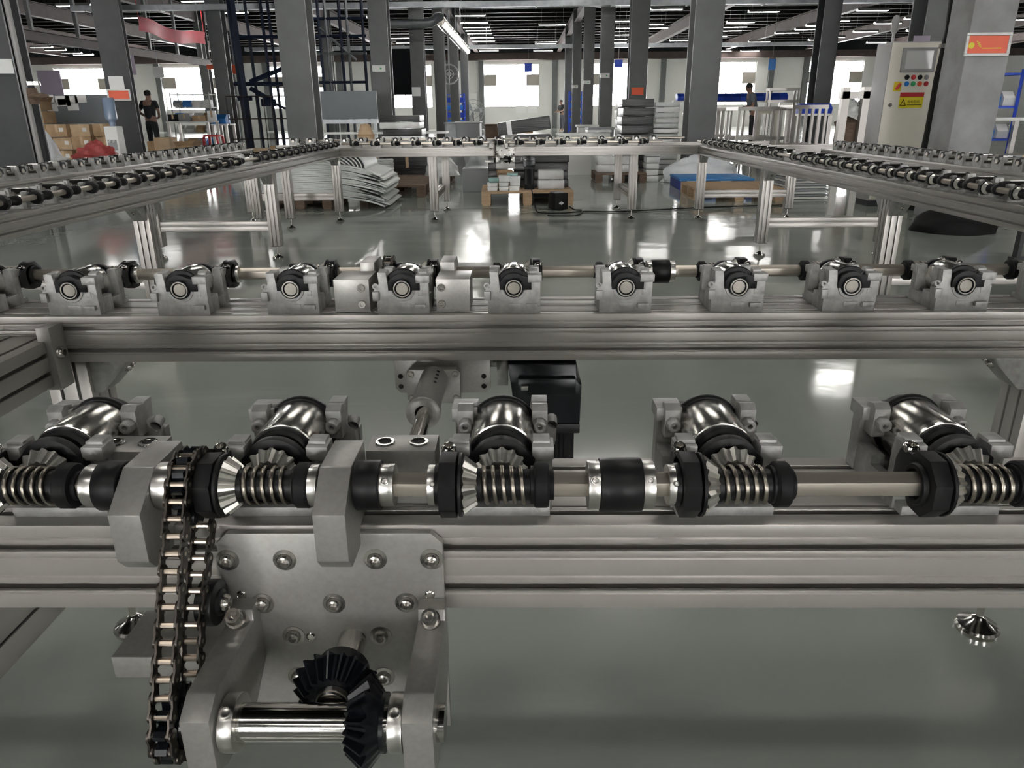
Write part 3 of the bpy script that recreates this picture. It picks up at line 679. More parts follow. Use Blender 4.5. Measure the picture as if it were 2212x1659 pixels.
b = MB(); b.cyl((0, YL+.024, ZL), (0, YL+.03, ZL), .0165, 20); ce_m = b.mesh('axle_steel')
# idler
b = MB(); b.lathe([(0, .016), (.011, .016), (.014, .014), (.014, .012), (.0235, .011), (.0245, .008), (.0245, -.006), (0, -.006)], (0, 0, 0), (1, 0, 0), 24); id_m = b.mesh('black', .0008)
b = MB(); b.bolt((.016, 0, 0), (1, 0, 0), .009, .007, 16); idb_m = b.mesh('bolt_steel')
b = MB(); b.box(-.27, XC+.005, -.015, .065, -.163, -.157); b.box(-.27, XC+.005, -.018, -.013, -.185, -.157); brk_m = b.mesh('alu_plate', .001)
def drive(o, near):
    nm = 'front rail' if near else 'far rail'; g = 'chain drives'
    place(bearing_block(-.385-CX, -1), 'bearing_block', 'aluminium bearing block %s on the %s' % ('on the outer side of the chain', nm), 'bearing block', o, 0, g)
    place(bearing_block(-.187-CX, 1), 'bearing_block', 'aluminium bearing block with two counterbored holes above the plate on the %s' % nm, 'bearing block', o, 0, g)
    place([('plate', pl_m), ('arm', arm_l), ('arm', arm_r)]+many('bolt', bo_m, PB)+many('threaded_hole', ho_m, PH)+many('set_screw', as_m, [(-.302-CX, -.034, -.097), (-.0975-CX, -.034, -.097)]), 'mounting_plate', 'grey aluminium mounting plate with two projecting arms on the %s' % nm, 'mounting plate', o, 0, g)
    place([('shaft', ls_m), ('collar', lc_m, None, None, (-.279-CX, YL, ZL)), ('collar', lc_m, None, None, (-.1205-CX, YL, ZL)), ('bevel_gear', g2_m)], 'lay_shaft', 'polished round shaft and black toothed gear between the plate arms, %s' % nm, 'shaft', o, 0, g)
    place([('shaft', cs_m), ('bevel_gear', g1_m), ('shaft_end', ce_m)], 'cross_shaft', 'long polished round shaft and black toothed gear running below the %s' % nm, 'shaft', o, 0, g)
    add_chain(o, 'oily roller chain hanging over the plate edge on the %s' % nm, g)
    t = thing('sprocket', 'black upper sprocket on the drive shaft of the %s' % nm, 'sprocket', o, 0, g); ob('wheel', sp1_m, t, (XC, YU, ZU))
    t = thing('sprocket', 'black lower sprocket on the lay shaft of the %s' % nm, 'sprocket', o, 0, g); ob('wheel', sp2_m, t, (XC, YL, ZL))
    t = thing('chain_tensioner', 'black chain tensioner roller behind the chain on the %s' % nm, 'tensioner', o, 0, g)
    w_ = ob('roller', id_m, t, (XC+.004, -.034, -.072)); ob('bolt', idb_m, w_); ob('angle_plate', brk_m, t)
drive((CX, YA-RW/2, T), True)
drive((-.19, YFN-RW/2, T), False)
# black shaft sleeves beside the blocks of the front rail
b = MB(); b.lathe([(.012, 0), (.0245, 0), (.0255, .001), (.0255, .024), (.0245, .025), (.012, .025)], (0, 0, 0), (1, 0, 0), 28); ss_m = b.mesh('black', sharp=50)
b = MB(); b.ring((.025, 0, 0), (.039, 0, 0), .0125, .0215, 28); b.lathe([(0, .0005), (.003, .0005), (.0034, .002), (.0044, .0012)], (.032, -.0172, .0129), (0, -.8, .6), 8); sc_m = b.mesh('satin', .0008)
place([('bush', ss_m), ('collar', sc_m)], 'shaft_bush', 'black bush with chrome collar against the holed bearing block', 'bush', (-.168, YA+YS, T+ZR), 0)
place([('bush', ss_m), ('collar', sc_m)], 'shaft_bush', 'black bush with chrome collars on the outer side of the chain block', 'bush', (-.403, YA+YS, T+ZR), PI)
b = MB(); b.ring((-.218, YA+YS, T+ZR), (-.205, YA+YS, T+ZR), .0125, .0215, 28); tag(ob('shaft_collar', b.mesh('satin', .0008)), 'chrome collar between spring unit and holed bearing block', 'collar')
b = MB(); b.ring((-.368, YA+YS, T+ZR), (-.352, YA+YS, T+ZR), .0125, .024, 28); tag(ob('shaft_collar', b.mesh('satin', .0008)), 'chrome collar between bearing plate and chain sprocket', 'collar')

# second rail: two white blocks, sprocket and chain, plate, housing and motor
def small_block(x0, x1, px, label):
    b = MB(); b.box(x0, x1, -.036, .058, .001, .073); p = b.mesh('alu_plate', .0012)
    b = MB(); b.prism([(-.15, .03), (-.15, .07), (-.12, .092), (-.036, .092), (-.036, .02), (-.12, -.01)], 'x', px-.016, px+.016); q = b.mesh('alu_plate', .0012)
    t = thing('bearing_block', label, 'bearing block', (0, YB, T), 0, 'bearing blocks on the second rail')
    # the face towards the front rail lies at -y here
    for o_, (me, nm) in ((0, (p, 'mounting_block')), (1, (q, 'bearing_plate'))):
        c_ = ob(nm, me, t); c_.scale = (1, -1, 1)
    b = MB(); bx = x1-.017 if abs(px-x1) < abs(px-x0) else x0+.012
    b.lathe([(0, .002), (.004, .002), (.0045, .006), (.0078, .006), (.0088, .004), (.0088, -.001)], (0, 0, 0), (0, -1, 0), 16); bm2 = b.mesh('bolt_steel')
    for z in (.019, .055): ob('bolt', bm2, t, (bx, -.058, z))
    return t
small_block(-.409, -.332, -.352, 'white aluminium bearing block on the second rail with bolts beside the sprocket')
small_block(-.187, -.113, -.170, 'white aluminium bearing block on the second rail with bolts beside the roller unit')
t = thing('sprocket', 'black sprocket with chain behind the second rail between the white blocks', 'sprocket', (-.312, YB-YS, T+ZR)); ob('wheel', sp1_m, t)
t = thing('drive_chain', 'short black chain round the sprocket behind the second rail', 'chain', (-.312, YB-YS, T+ZR))
for i in range(14):
    a = 2*PI*i/14; r_ = PT/2/math.sin(PI/14); l = ob('link', lk_i if i % 2 else lk_o, t, (0, r_*math.cos(a), r_*math.sin(a))); l.rotation_euler = (a+PI/2+PI/14, 0, 0)
# support plate with square flange, tube and shaft socket under the second rail
o = (CX, 1.56, T)
t = thing('shaft_support', 'aluminium support plate with flange tube holding the cross shaft under the second rail', 'shaft support', o)
b = MB(); c = .012
def rrect(x0, x1, z0, z1, r): return [(x0+r, z0), (x1-r, z0), (x1, z0+r), (x1, z1-r), (x1-r, z1), (x0+r, z1), (x0, z1-r), (x0, z0+r)]
b.prism(rrect(-.098, .118, -.188, -.09, .012), 'y', .02, .028); ob('back_plate', b.mesh('alu_plate', .0008), t)
b = MB(); b.prism(rrect(-.066, .053, -.196, -.118, .008), 'y', -.022, .0); ob('flange', b.mesh('alu_plate', .001), t)
b = MB(); b.lathe([(.016, -.20), (.030, -.20), (.034, -.198), (.034, -.182), (.0305, -.18), (.030, -.16), (.030, 0), (0, 0)], (-.004, -.02, ZL), (0, 1, 0), 36); tb = ob('tube', b.mesh('alu_plate', sharp=40), t)
b = MB(); b.lathe([(0, .0006), (.003, .0006), (.0034, .0012), (.004, .0006)], (0, 0, 0), (.4, 0, .9), 8); me_ = b.mesh('dark_hole')
for k in range(4): ob('set_screw', me_, tb, (.009, -.05-.022*k, ZL+.0275))
b = MB(); b.lathe([(0, .002), (.0035, .002), (.004, .006), (.007, .006), (.0078, .004), (.0078, 0)], (0, 0, 0), (0, -1, 0), 16); me_ = b.mesh('bolt_steel')
for x in (-.056, .043):
    for z in (-.128, -.184): ob('bolt', me_, t, (x, -.022, z))
b = MB(); b.lathe([(0, .0006), (.004, .0006), (.0052, .0015), (.006, .0006)], (0, 0, 0), (0, -1, 0), 12); me_ = b.mesh('dark_hole')
for x in (-.085, .103):
    for z in (-.148, -.172): ob('plate_hole', me_, t, (x, .02, z))
def motor(o, label):
    t = thing('gear_motor', label, 'motor', o, 0, 'black gear motors')
    b = MB(); b.prism([(-.075, 0), (-.068, -.05), (-.06, -.118), (-.06, -.145), (.088, -.145), (.09, -.05), (.082, -.042), (.078, 0)], 'y', -.045, .10); ob('gearbox', b.mesh('black_paint', .005), t)
    b = MB(); b.box(-.052, .076, -.06, -.044, -.068, -.03); ob('terminal_box', b.mesh('black_paint', .003), t)
    b = MB(); b.cyl((-.045, -.066, -.05), (-.03, -.066, -.05), .006, 10); ob('cable_gland', b.mesh('bolt_steel'), t)
    b = MB(); b.box(-.058, .088, -.047, .098, -.168, -.145); ob('motor_flange', b.mesh('black', .003), t)
    b = MB(); n = 40; P = []
    for k in range(n*2):
        a = PI*k/n; sx = .066; rr = sx*(1/max(abs(math.cos(a)), abs(math.sin(a))))**.35*(1.0 if k % 2 else .94); P.append((.014+rr*math.cos(a), .026+rr*math.sin(a)))
    b.prism(P, 'z', -.36, -.168); ob('finned_body', b.mesh('black'), t)
    b = MB(); b.lathe([(0, -.42), (.06, -.42), (.066, -.41), (.066, -.36), (0, -.36)], (.014, .026, 0), (0, 0, 1), 28); ob('fan_cover', b.mesh('black_matt'), t)
    b = MB(); b.box(-.10, -.075, -.01, .03, -.065, .004); b.box(-.115, -.1, -.01, .03, -.02, .004); ob('mount_arm', b.mesh('cast', .002), t)
    return t
motor((.042, 1.6, .80), 'black gear motor hanging under the second rail beside the flange')
motor((.085, 9.93, .80), 'black gear motor hanging under the far rail above the pallet')

# ================================================================ things under and behind the loop
def pallet_parts(L, D, H, matn, nslat=7, slatgap=.3):
    """boards along x, three skids; returns part list, every board a part"""
    out = []; w_ = D/(nslat+(nslat-1)*slatgap); h = H*.16
    b = MB(); b.box(-L/2, L/2, -w_/2, w_/2, 0, h); bd = b.mesh(matn, .004)
    b = MB(); b.box(-.06, .06, -D/2, D/2, 0, h*.8); sk = b.mesh(matn, .004)
    b = MB(); b.box(-.07, .07, -.07, .07, 0, H-h*1.8); bl = b.mesh(matn, .004)
    return bd, sk, bl, w_, h
def pallet(name, label, loc, L, D, H, matn, rz=0.0, nslat=7, cat='pallet', group=None, gap=.3):
    bd, sk, bl, w_, h = pallet_parts(L, D, H, matn, nslat, gap); t = thing(name, label, cat, loc, rz, group)
    for i in range(nslat): ob('top_board', bd, t, (0, -D/2+w_/2+i*w_*(1+gap), H-h))
    for x in (-L/2+.07, 0, L/2-.07):
        ob('bottom_board', sk, t, (x, 0, 0))
        for y in (-D/2+.07, 0, D/2-.07): ob('block', bl, t, (x, y, h*.8))
    return t
def noise3(x, y, z, s=0): return (math.sin(x*1.7+s)+math.sin(y*2.3+x*.9+s*2)+math.sin(z*2.9+y*1.1+s*3)+.5*math.sin(x*5.1-z*4.3+s)+.5*math.sin(y*6.7+z*3.7+s*1.7))/4
def blob(rx, ry, rz_, amp, sd, k=6.0, n=26, m=16, flat=.0, peak=0.0):
    b = MB(); rows = []
    for i in range(m+1):
        th = PI/2*(1-i/m)*1.0; row = []
        for j in range(n):
            ph = 2*PI*j/n; d = Vector((math.cos(th)*math.cos(ph), math.cos(th)*math.sin(ph), math.sin(th)))
            r = 1+amp*noise3(d.x*k, d.y*k, d.z*k, sd)+peak*max(0, d.z)**6
            row.append((d.x*r*rx, d.y*r*ry, max(0, d.z*r*rz_)))
        rows.append(row+[row[0]])
    b.grid(rows); b.add(rows[-1][:n], [tuple(range(n))]); return b
def carton(w, d, h, openf=False):
    b = MB(); b.box(-w/2, w/2, -d/2, d/2, 0, h)
    if openf:
        for sx, sy in ((1, 0), (-1, 0), (0, 1), (0, -1)):
            if sx: b.prism([(sx*w/2, h), (sx*(w/2+.06), h+.09), (sx*(w/2+.065), h+.085), (sx*(w/2), h-.01)], 'y', -d/2, d/2)
            else: b.prism([(sy*d/2, h), (sy*(d/2+.06), h+.09), (sy*(d/2+.065), h+.085), (sy*(d/2), h-.01)], 'x', -w/2, w/2)
    return b
tp = {}
def box_thing(label, loc, w, d, h, rz=0.0, matn='cardboard', openf=False, group='cartons', lab=True, name='carton'):
    t = thing(name, label, 'box', loc, rz, group); ob('body', carton(w, d, h, openf).mesh(matn, .004), t)
    b = MB(); b.box(-.03, .03, -d/2-.002, d/2+.002, h*.35, h+.002) if not openf else b.box(-w/2-.001, w/2+.001, -d/2-.002, -d/2+.01, h*.45, h*.55); ob('tape', b.mesh('cardboard_pale'), t)
    if lab: b = MB(); b.box(w*.12, w*.34, -d/2-.004, -d/2, h*.4, h*.72); ob('paper_label', b.mesh('paper'), t)
    return t

# --- foam sheets bent over a dark pallet, under the corner of the loop
P0 = (-2.95, 11.75, 0)
pallet('wooden_pallet', 'dark wooden pallet under the white foam sheets', (P0[0]-.33, P0[1], 0), .95, 1.1, .17, 'wood_dark', 0, 6, group='wooden pallets')
t = thing('foam_sheet_pile', 'tall pile of white bent foam sheets in clear wrap on dark pallet', 'foam pile', (P0[0], P0[1], .175))
for i in range(17):
    b = MB(); z0 = .004+i*.027; ex = .05*math.sin(i*1.9)+.04*math.sin(i*.8); rows_t = []; rows_b = []
    nx = 22
    for k in range(nx+1):
        s_ = k/nx; x = -.85+1.78*s_+ex*s_; bend = max(0, s_-.55)/.45; z = z0+.012*math.sin(s_*7)-.16*bend**2+.0015*i*math.sin(s_*3.1)+.004*math.sin(s_*23+i*1.7)*s_
        rows_t.append([(x, y_, z+.0262+.006*math.sin(y_*5)) for y_ in (-.58, -.3, 0, .3, .58)]); rows_b.append([(x, y_, z+.006*math.sin(y_*5)) for y_ in (-.58, -.3, 0, .3, .58)])
    b.grid(rows_t); b.grid(rows_b)
    for e_ in (0, 4): b.grid([[r_[e_] for r_ in rows_t], [r_[e_] for r_ in rows_b]])
    b.grid([rows_t[0], rows_b[0]]); b.grid([rows_t[-1], rows_b[-1]])
    ob('foam_sheet', b.mesh('foam', sharp=50), t)
for i in range(9):          # sheets standing up in a fan behind
    b = MB(); rows = []; rows2 = []
    for k in range(13):
        a = k/12*1.35+.05*i; r_ = .42+.035*i; x = -.05+r_*math.sin(a)*.8+.02*i; z = .32+.012*i+r_*math.cos(a)*.42
        rows.append([(x, y_, z) for y_ in (-.5, 0, .5)]); rows2.append([(x*.985, y_, z-.022) for y_ in (-.5, 0, .5)])
    b.grid(rows); b.grid(rows2); b.grid([[r_[0] for r_ in rows], [r_[0] for r_ in rows2]]); b.grid([[r_[2] for r_ in rows], [r_[2] for r_ in rows2]]); b.grid([rows[0], rows2[0]]); b.grid([rows[-1], rows2[-1]])
    ob('curled_sheet', b.mesh('foam', sharp=50), t)
b = blob(.25, .3, .5, .18, 3, 5); o_ = ob('clear_wrap', b.mesh('film_clear', sharp=50), t, (-.92, -.35, 0))
# --- pallets behind them with grey tray stacks
p = atz(850, 408, 0)
pallet('wooden_pallet', 'brown wooden pallet with shiny bundles next to the foam sheets', (-2.15, 13.6, 0), 1.1, 1.9, .2, 'wood_dark', 0, 8, group='wooden pallets')
for i, (x, y_, w_, h_) in enumerate(((-2.25, 13.0, .3, .17), (-2.42, 13.35, .3, .3), (-2.45, 13.7, .35, .38))):
    t = thing('bundle', ['low', 'middle', 'tall'][i]+' shiny plastic bundle of strips on brown pallet by the foam', 'bundle', (x, y_, .2), .2, 'shiny bundles')
    n_b = int(h_/.028)
    for k in range(n_b): b = MB(); b.box(-w_/2, w_/2, -.16, .16, k*.028+.002, k*.028+.024, Matrix.Rotation(.05*math.sin(k*2.1), 3, 'Z')); ob('strip', b.mesh('film_white', .003), t)
pallet('wooden_pallet', 'dark pallet with rolled film behind the shiny bundles', (-2.0, 15.6, 0), 1.2, 1.2, .18, 'wood_dark', 0, 6, group='wooden pallets')
b = blob(.34, .34, .34, .1, 5, 4); tag(ob('plastic_roll', b.mesh('film_white', sharp=50), None, (-1.55, 15.0, .18)), 'crumpled clear plastic roll on the dark pallet beside a leg', 'plastic roll')
box_thing('dark box on the pallet behind the shiny bundles', (-2.25, 15.5, .18), .8, .6, .36, 0, 'film_black', False, 'wrapped goods', False)

# --- centre wooden pallet with wrapped goods
PC = (.07, 12.0, 0)
pallet('wooden_pallet', 'light wooden pallet with wrapped cartons behind the far motor', PC, 1.38, 1.15, .21, 'wood', .03, 5, group='wooden pallets', gap=.12)
def wrapped(label, x, y_, z, w_, d_, h_, matn='film_black', rz=0.0, cat='wrapped goods'):
    t = thing('wrapped_bundle', label, cat, (x, y_, z), rz, 'film wrapped goods'); n_b = max(2, int(h_/.11)); hh = h_/n_b
    for k in range(n_b):
        b = MB(); b.box(-w_/2+.01*math.sin(k*3), w_/2+.012*math.sin(k*5), -d_/2, d_/2, k*hh+.004, (k+1)*hh-.004); ob('layer', b.mesh(matn, .015), t)
    return t
wrapped('tall stack of cartons in black film at the back of the light pallet', .30, 12.25, .21, .86, .5, .62)
wrapped('narrow stack of cartons in black film, side next to the plastic tubs', -.38, 12.42, .21, .3, .4, .62)
wrapped('open frame parts in clear film on the light pallet beside the motor', .45, 11.85, .21, .4, .3, .28, 'film_white')
for i in range(5):
    b = MB(); b.box(-.12, .12, -.2, .2, 0, .05); tag(ob('timber_block', b.mesh('wood', .004), None, (-.26, 12.02, .215+.052*i), .02*i), 'flat timber piece in the little stack beside the motor', 'timber', 'flat timber pieces on the pallet')
k = 0
for x, y_, z, w_, d_, h_, mm in ((-.44, 11.62, .21, .16, .2, .055, 'film_white'), (-.44, 11.62, .27, .16, .2, .055, 'film_white'), (-.27, 11.6, .21, .15, .2, .06, 'film_white'), (-.27, 11.62, .275, .15, .2, .055, 'film_white'), (-.11, 11.6, .21, .16, .2, .07, 'film_white'), (-.42, 11.66, .33, .16, .2, .06, 'teal'), (-.26, 11.68, .335, .18, .18, .09, 'film_white'), (-.10, 11.68, .285, .17, .2, .13, 'film_white'), (-.14, 11.7, .42, .17, .2, .03, 'teal')):
    tb_ = MB(); tb_.prism([(-w_/2*.9, 0), (w_/2*.9, 0), (w_/2, h_), (-w_/2, h_)], 'y', -d_/2, d_/2); tag(ob('plastic_tub', tb_.mesh(mm, .006), None, (x, y_, z)), 'pale green plastic tub in the heap on the light pallet' if mm == 'teal' else 'small clear white plastic tub in the heap on the light pallet', 'tub', 'plastic tubs on the light pallet'); k += 1
# transformer box and its cable
t = thing('transformer_box', 'black transformer box with white diamond label on the floor by the pallet', 'box', (.52, 10.95, 0), .35)
b = MB(); b.prism([(-.13, 0), (.13, 0), (.13, .17), (.07, .225), (-.13, .225)], 'x', -.1, .1); bx_ = ob('case', b.mesh('black_matt', .008), t, (0, 0, .01)); bx_.rotation_euler = (0, 0, PI/2*0)
b = MB(); b.prism([(-.04, .1), (0, .075), (.04, .1), (0, .125)], 'y', -.134, -.130); ob('diamond_label', b.mesh('paper'), t)
b = MB(); b.box(-.08, .08, -.06, .1, .235, .245); ob('lid', b.mesh('steel_grey', .002), t)
pts = [Vector(q) for q in ((.13, 10.6, .37), (.15, 10.55, .25), (.2, 10.5, .05), (.28, 10.48, .012), (.6, 10.45, .012), (.9, 10.6, .012), (1.3, 10.55, .012), (2.0, 10.75, .012), (2.8, 11.0, .012), (3.9, 11.2, .012))]
def spline(P, n=8):
    out = []
    for i in range(len(P)-1):
        a, b_, c_, d_ = P[max(0, i-1)], P[i], P[i+1], P[min(len(P)-1, i+2)]
        for k in range(n):
            t_ = k/n; out.append(.5*((2*b_)+(c_-a)*t_+(2*a-5*b_+4*c_-d_)*t_*t_+(3*b_-a-3*c_+d_)*t_**3))
    out.append(P[-1]); return out
b = MB(); b.tube(spline(pts), .009, 6); tag(ob('power_cable', b.mesh('black')), 'black power cable trailing across the floor from the far motor', 'cable')
pts = [Vector(q) for q in ((.68, 10.85, .05), (.75, 10.8, .012), (.85, 10.7, .012), (.75, 10.2, .012), (.5, 10.15, .012), (.35, 10.2, .012))]
b = MB(); b.tube(spline(pts), .009, 6); tag(ob('power_cable', b.mesh('black')), 'short black cable looped in front of the transformer box', 'cable')

# --- blue board pallet, brown pallet, grey trays on the right
t = thing('blue_pallet', 'blue flat topped plastic pallet beside the brown slatted pallet', 'pallet', (3.44, 14.05, 0), -.03)
b = MB(); b.box(-.65, .65, -.55, .55, .16, .2); ob('deck', b.mesh('blue_board', .006), t)
for x in (-.58, 0, .58): b = MB(); b.box(x-.06, x+.06, -.55, .55, 0, .16); ob('skid', b.mesh('blue_pallet', .006), t)
pallet('wooden_pallet', 'brown slatted wooden pallet in front of the blue pallet', (3.35, 12.35, 0), 1.35, 1.25, .2, 'wood', -.02, 9, group='wooden pallets', gap=.25)
b = blob(.75, .38, .5, .14, 9, 5); tag(ob('plastic_heap', b.mesh('bag_white', sharp=50), None, (3.55, 15.25, .005)), 'broad grey plastic covered heap behind the blue pallet', 'plastic film')
t = thing('tray_stack', 'stack of grey flat trays with dark ribbed ends beside the brown pallet', 'tray stack', (4.48, 12.45, 0), .05)
for i in range(13):
    b = MB(); b.box(-.3, .3, -.45, .45, .005+i*.04, .005+i*.04+.03); ob('tray', b.mesh('steel_grey' if i % 2 else 'white', .004), t)
pallet('wooden_pallet', 'small wooden pallet with wrapped strips beyond the far leg', (1.95, 15.6, 0), 1.0, 1.0, .18, 'wood_dark', 0, 6, group='wooden pallets')
wrapped('pile of strips in clear film on the small pallet', 1.9, 15.6, .181, .8, .7, .3, 'film_white')
wrapped('white foil wrapped stack beyond the blue pallet', 2.58, 15.45, 0, .26, .4, .6, 'film_white')
# right, beyond the side rail: dark machine feet, mats
b = blob(.45, .38, .3, .1, 21, 4); tag(ob('covered_machine', b.mesh('black_matt', sharp=50), None, (4.95, 8.7, 0)), 'low black covered machine on the floor behind the outer rail', 'machine')
t = thing('floor_grille', 'low dark steel grille of upright bars behind the outer rail', 'grille', (4.65, 6.9, 0), .1)
for i in range(9): b = MB(); b.box(-.02, .02, -.03, .03, .03, .42); ob('bar', b.mesh('column_dark'), t, (i*.13-.1, 0, 0))
b = MB(); b.box(-.15, 1.1, -.04, .04, 0, .03); ob('bottom_rail', b.mesh('column_dark'), t); b = MB(); b.box(-.15, 1.1, -.04, .04, .42, .46); ob('top_rail', b.mesh('column_dark'), t)

# --- left: cartons, bags and pallets behind the outer rail
def bp(label, x, y_, rz=0.0, L=1.5, D=1.3):
    t = thing('blue_pallet', label, 'pallet', (x, y_, 0), rz, 'blue plastic pallets')
    b = MB(); b.box(-L/2, L/2, -D/2, D/2, .15, .2); ob('deck', b.mesh('blue_pallet', .005), t)
    for k in range(4): b = MB(); xx = -L/2+.1+k*(L-.2)/3; b.box(xx-.09, xx+.09, -D/2, D/2, 0, .15); ob('skid', b.mesh('blue_pallet', .005), t)
def ground(u, Y): p_ = at(u, 300, Y); return p_.x
SC = []
x0 = ground(160, 17.5)
rnd = random.Random(4)
bp('blue plastic pallet on the floor before the carton wall', -10.6, 15.3, .05, 2.2, 1.2); bp('blue plastic pallet beneath the tall pale carton', at(370, 300, 19.2).x+.3, 19.4, 0, 2.6, 1.7); bp('blue plastic pallet beside the lift frame with low cartons', ground(570, 22.6), 22.6, 0, 2.4, 1.2)
kk = 0
for r_ in range(5):
    for c_ in range(5):
        if r_ == 4 and c_ > 1: continue
        w_, h_ = .46+rnd.uniform(-.05, .01), .28+rnd.uniform(-.02, .005)
        box_thing('taped carton in the wall of cartons, %s row up, %s from its open end' % (ORD(r_+1), ORD(5-c_)), (-11.75+c_*.5+rnd.uniform(-.01, .01), 18.4+rnd.uniform(-.1, .1), .005+r_*.29), w_, .5, h_, rnd.uniform(-.02, .02), 'cardboard' if rnd.random() < .8 else 'cardboard_pale', False, 'cartons of the carton wall')
box_thing('battered open carton on top of the carton wall', (-11.5, 18.3, 1.455), .9, .55, .2, .1, 'cardboard', True, 'loose cartons')
for i, (u, Y, w_, h_, z_, nm) in enumerate(((357, 18.9, .38, .62, .2, 'tall pale carton standing on the blue pallet'), (384, 19.6, .36, .42, .2, 'square carton with white label beside the tall pale carton'), (405, 18.6, .4, .45, .2, 'open carton with raised flaps on the pallet end'), (322, 19.0, .2, .2, .2, 'small low carton at the pallet edge next to a crumpled bag'), (340, 20.0, .4, .5, .2, 'carton with folded flaps behind the tall pale carton'), (560, 22.6, .6, .2, .2, 'low carton on the pallet beside the lift frame'), (604, 22.6, .45, .26, .2, 'second low carton on the pallet beside the lift frame'), (392, 20.1, .6, .3, .2, 'low broad carton behind the square carton'))):
    p_ = at(u, 300, Y); box_thing(nm, (p_.x, Y, z_), w_, .42, h_, .1*math.sin(i*2), 'cardboard_pale' if i in (0, 5) else 'cardboard', i == 2, 'loose cartons', i in (1, 3))
for i in range(10):
    p_ = at(100+i*15, 300, 16.9); box_thing('small brown parts carton on the floor before the carton wall', (p_.x, 16.9+.3*(i % 3), .005), .26, .25, .22+.04*(i % 2), .2*math.sin(i*7), 'cardboard', False, 'small cartons before the carton wall', i % 2 == 0)
b = blob(.33, .3, .34, .28, 2, 4.5, 36, 22); tag(ob('plastic_sack', b.mesh('red_bag', sharp=60), None, (at(207, 330, 13).x, 13, .56)), 'crumpled dark red plastic sack behind the outer rail', 'sack')
b = MB(); b.box(-.36, .36, -.3, .3, 0, .55); tag(ob('crate', b.mesh('steel_grey', .01), None, (at(207, 330, 13).x, 13, 0)), 'low grey crate under the crumpled red sack', 'crate')
b = blob(.24, .22, .95, .10, 11, 3, 26, 16, 0, .2); tag(ob('plastic_bag', b.mesh('bag_white', sharp=60), None, (at(98, 300, 12.9).x, 12.9, .01)), 'tall white plastic bag leaning by the dark column', 'bag')
b = blob(.38, .3, .36, .22, 14, 6, 30, 18); tag(ob('plastic_heap', b.mesh('film_clear', sharp=60), None, (at(128, 320, 11.9).x, 11.9, .35)), 'crumpled clear plastic heap beside the white bag', 'plastic film')
for i, (u, Y, s_) in enumerate(((302, 14.4, .3), (512, 17.6, .32), (700, 15.6, .4), (748, 14.4, .28), (243, 12.0, .2))):
    p_ = at(u, 290, Y); b = blob(s_, s_*.8, s_*1.1, .25, 30+i, 5); tag(ob('plastic_heap', b.mesh('film_white', sharp=60), None, (p_.x, Y, .005)), 'crumpled pale plastic heap among the stored goods', 'plastic film', 'crumpled plastic heaps')
# red stool
b = MB(); b.box(-.38, .38, -.32, .32, 0, .345); tag(ob('crate', b.mesh('steel_grey', .01), None, (at(128, 320, 11.9).x, 11.9, 0)), 'grey crate under the crumpled clear plastic heap', 'crate')
t = thing('plastic_stool', 'red plastic stool beside the open cartons', 'stool', (at(460, 290, 21.2).x, 21.2, .25))
b = MB(); b.box(-.2, .2, -.2, .2, .52, .56); ob('seat', b.mesh('red', .01), t)
for sx in (-1, 1):
    for sy in (-1, 1): b = MB(); b.prism([(sx*.15, .52), (sx*.2, .52), (sx*.26, 0), (sx*.2, 0)], 'y', sy*.2-.03, sy*.2+.03); ob('leg', b.mesh('red'), t)
b = MB(); b.box(-.4, .4, -.4, .4, 0, .25); tag(ob('crate', b.mesh('steel_grey', .01), None, (at(460, 290, 21.2).x, 21.2, 0)), 'low grey crate under the red stool', 'crate')
# grey noticeboard partitions
def partition(label, u0, u1, v0, v1, Y, papers=()):
    a = at(u0, v1, Y); c_ = at(u1, v0, Y); t = thing('partition_screen', label, 'partition', (a.x, Y, 0), 0, 'grey partition screens')
    b = MB(); b.box(0, c_.x-a.x, 0, .06, a.z, c_.z); ob('panel', b.mesh('grey_panel', .006), t)
    b = MB(); b.box(0, c_.x-a.x, -.02, .08, a.z-.1, a.z-.004); ob('bottom_rail', b.mesh('galvanised'), t)
    for x in (.05, c_.x-a.x-.12): b = MB(); b.box(x, x+.07, .07, .14, 0, c_.z); ob('post', b.mesh('galvanised'), t)
    for (pu_, pv, pw, ph) in papers:
        q = at(pu_, pv, Y); b = MB(); b.box(q.x-a.x, q.x-a.x+pw, -.006, -.001, q.z-ph, q.z, Matrix.Rotation(.03*math.sin(pu_), 3, 'Y')); ob('paper_sheet', b.mesh('paper'), t)
partition('grey noticeboard screen with white paper sheets above the carton wall', 74, 244, 204, 268, 19.5, ((78, 205, .42, .2), (118, 207, .36, .24), (140, 207, .3, .17), (160, 204, .28, .19), (100, 222, .26, .2), (144, 222, .28, .18), (124, 214, .2, .14)))
partition('plain blue-grey screen between two columns of the lift frame row', 678, 812, 196, 258, 19.0)
b = MB(); b.box(0, 3.2, 0, .6, .86, .9); a = at(672, 265, 18.6); tag(ob('bench_top', b.mesh('white'), None, (a.x, 18.6, 0)), 'long white bench top under the plain screen', 'bench')
# water dispenser
t = thing('water_dispenser', 'white water dispenser with blue bottle beside the dark column', 'dispenser', (at(246, 285, 15.9).x, 15.9, 0)); b = MB(); b.box(-.13, .13, -.13, .13, 0, 1.12); ob('cabinet', b.mesh('white', .015), t)
b = MB(); b.lathe([(0, 1.12), (.06, 1.12), (.06, 1.2), (.115, 1.26), (.115, 1.62), (.1, 1.66), (0, 1.66)], n=20); ob('bottle', b.mesh('bottle_blue'), t)
b = MB(); b.box(-.09, .09, -.14, -.13, .66, .86); ob('tap_recess', b.mesh('steel_grey'), t)
for x in (-.06, .06): b = MB(); b.cyl((x*.7, -.18, .82), (x*.7, -.13, .84), .02, 8); ob('tap', b.mesh('white'), t)
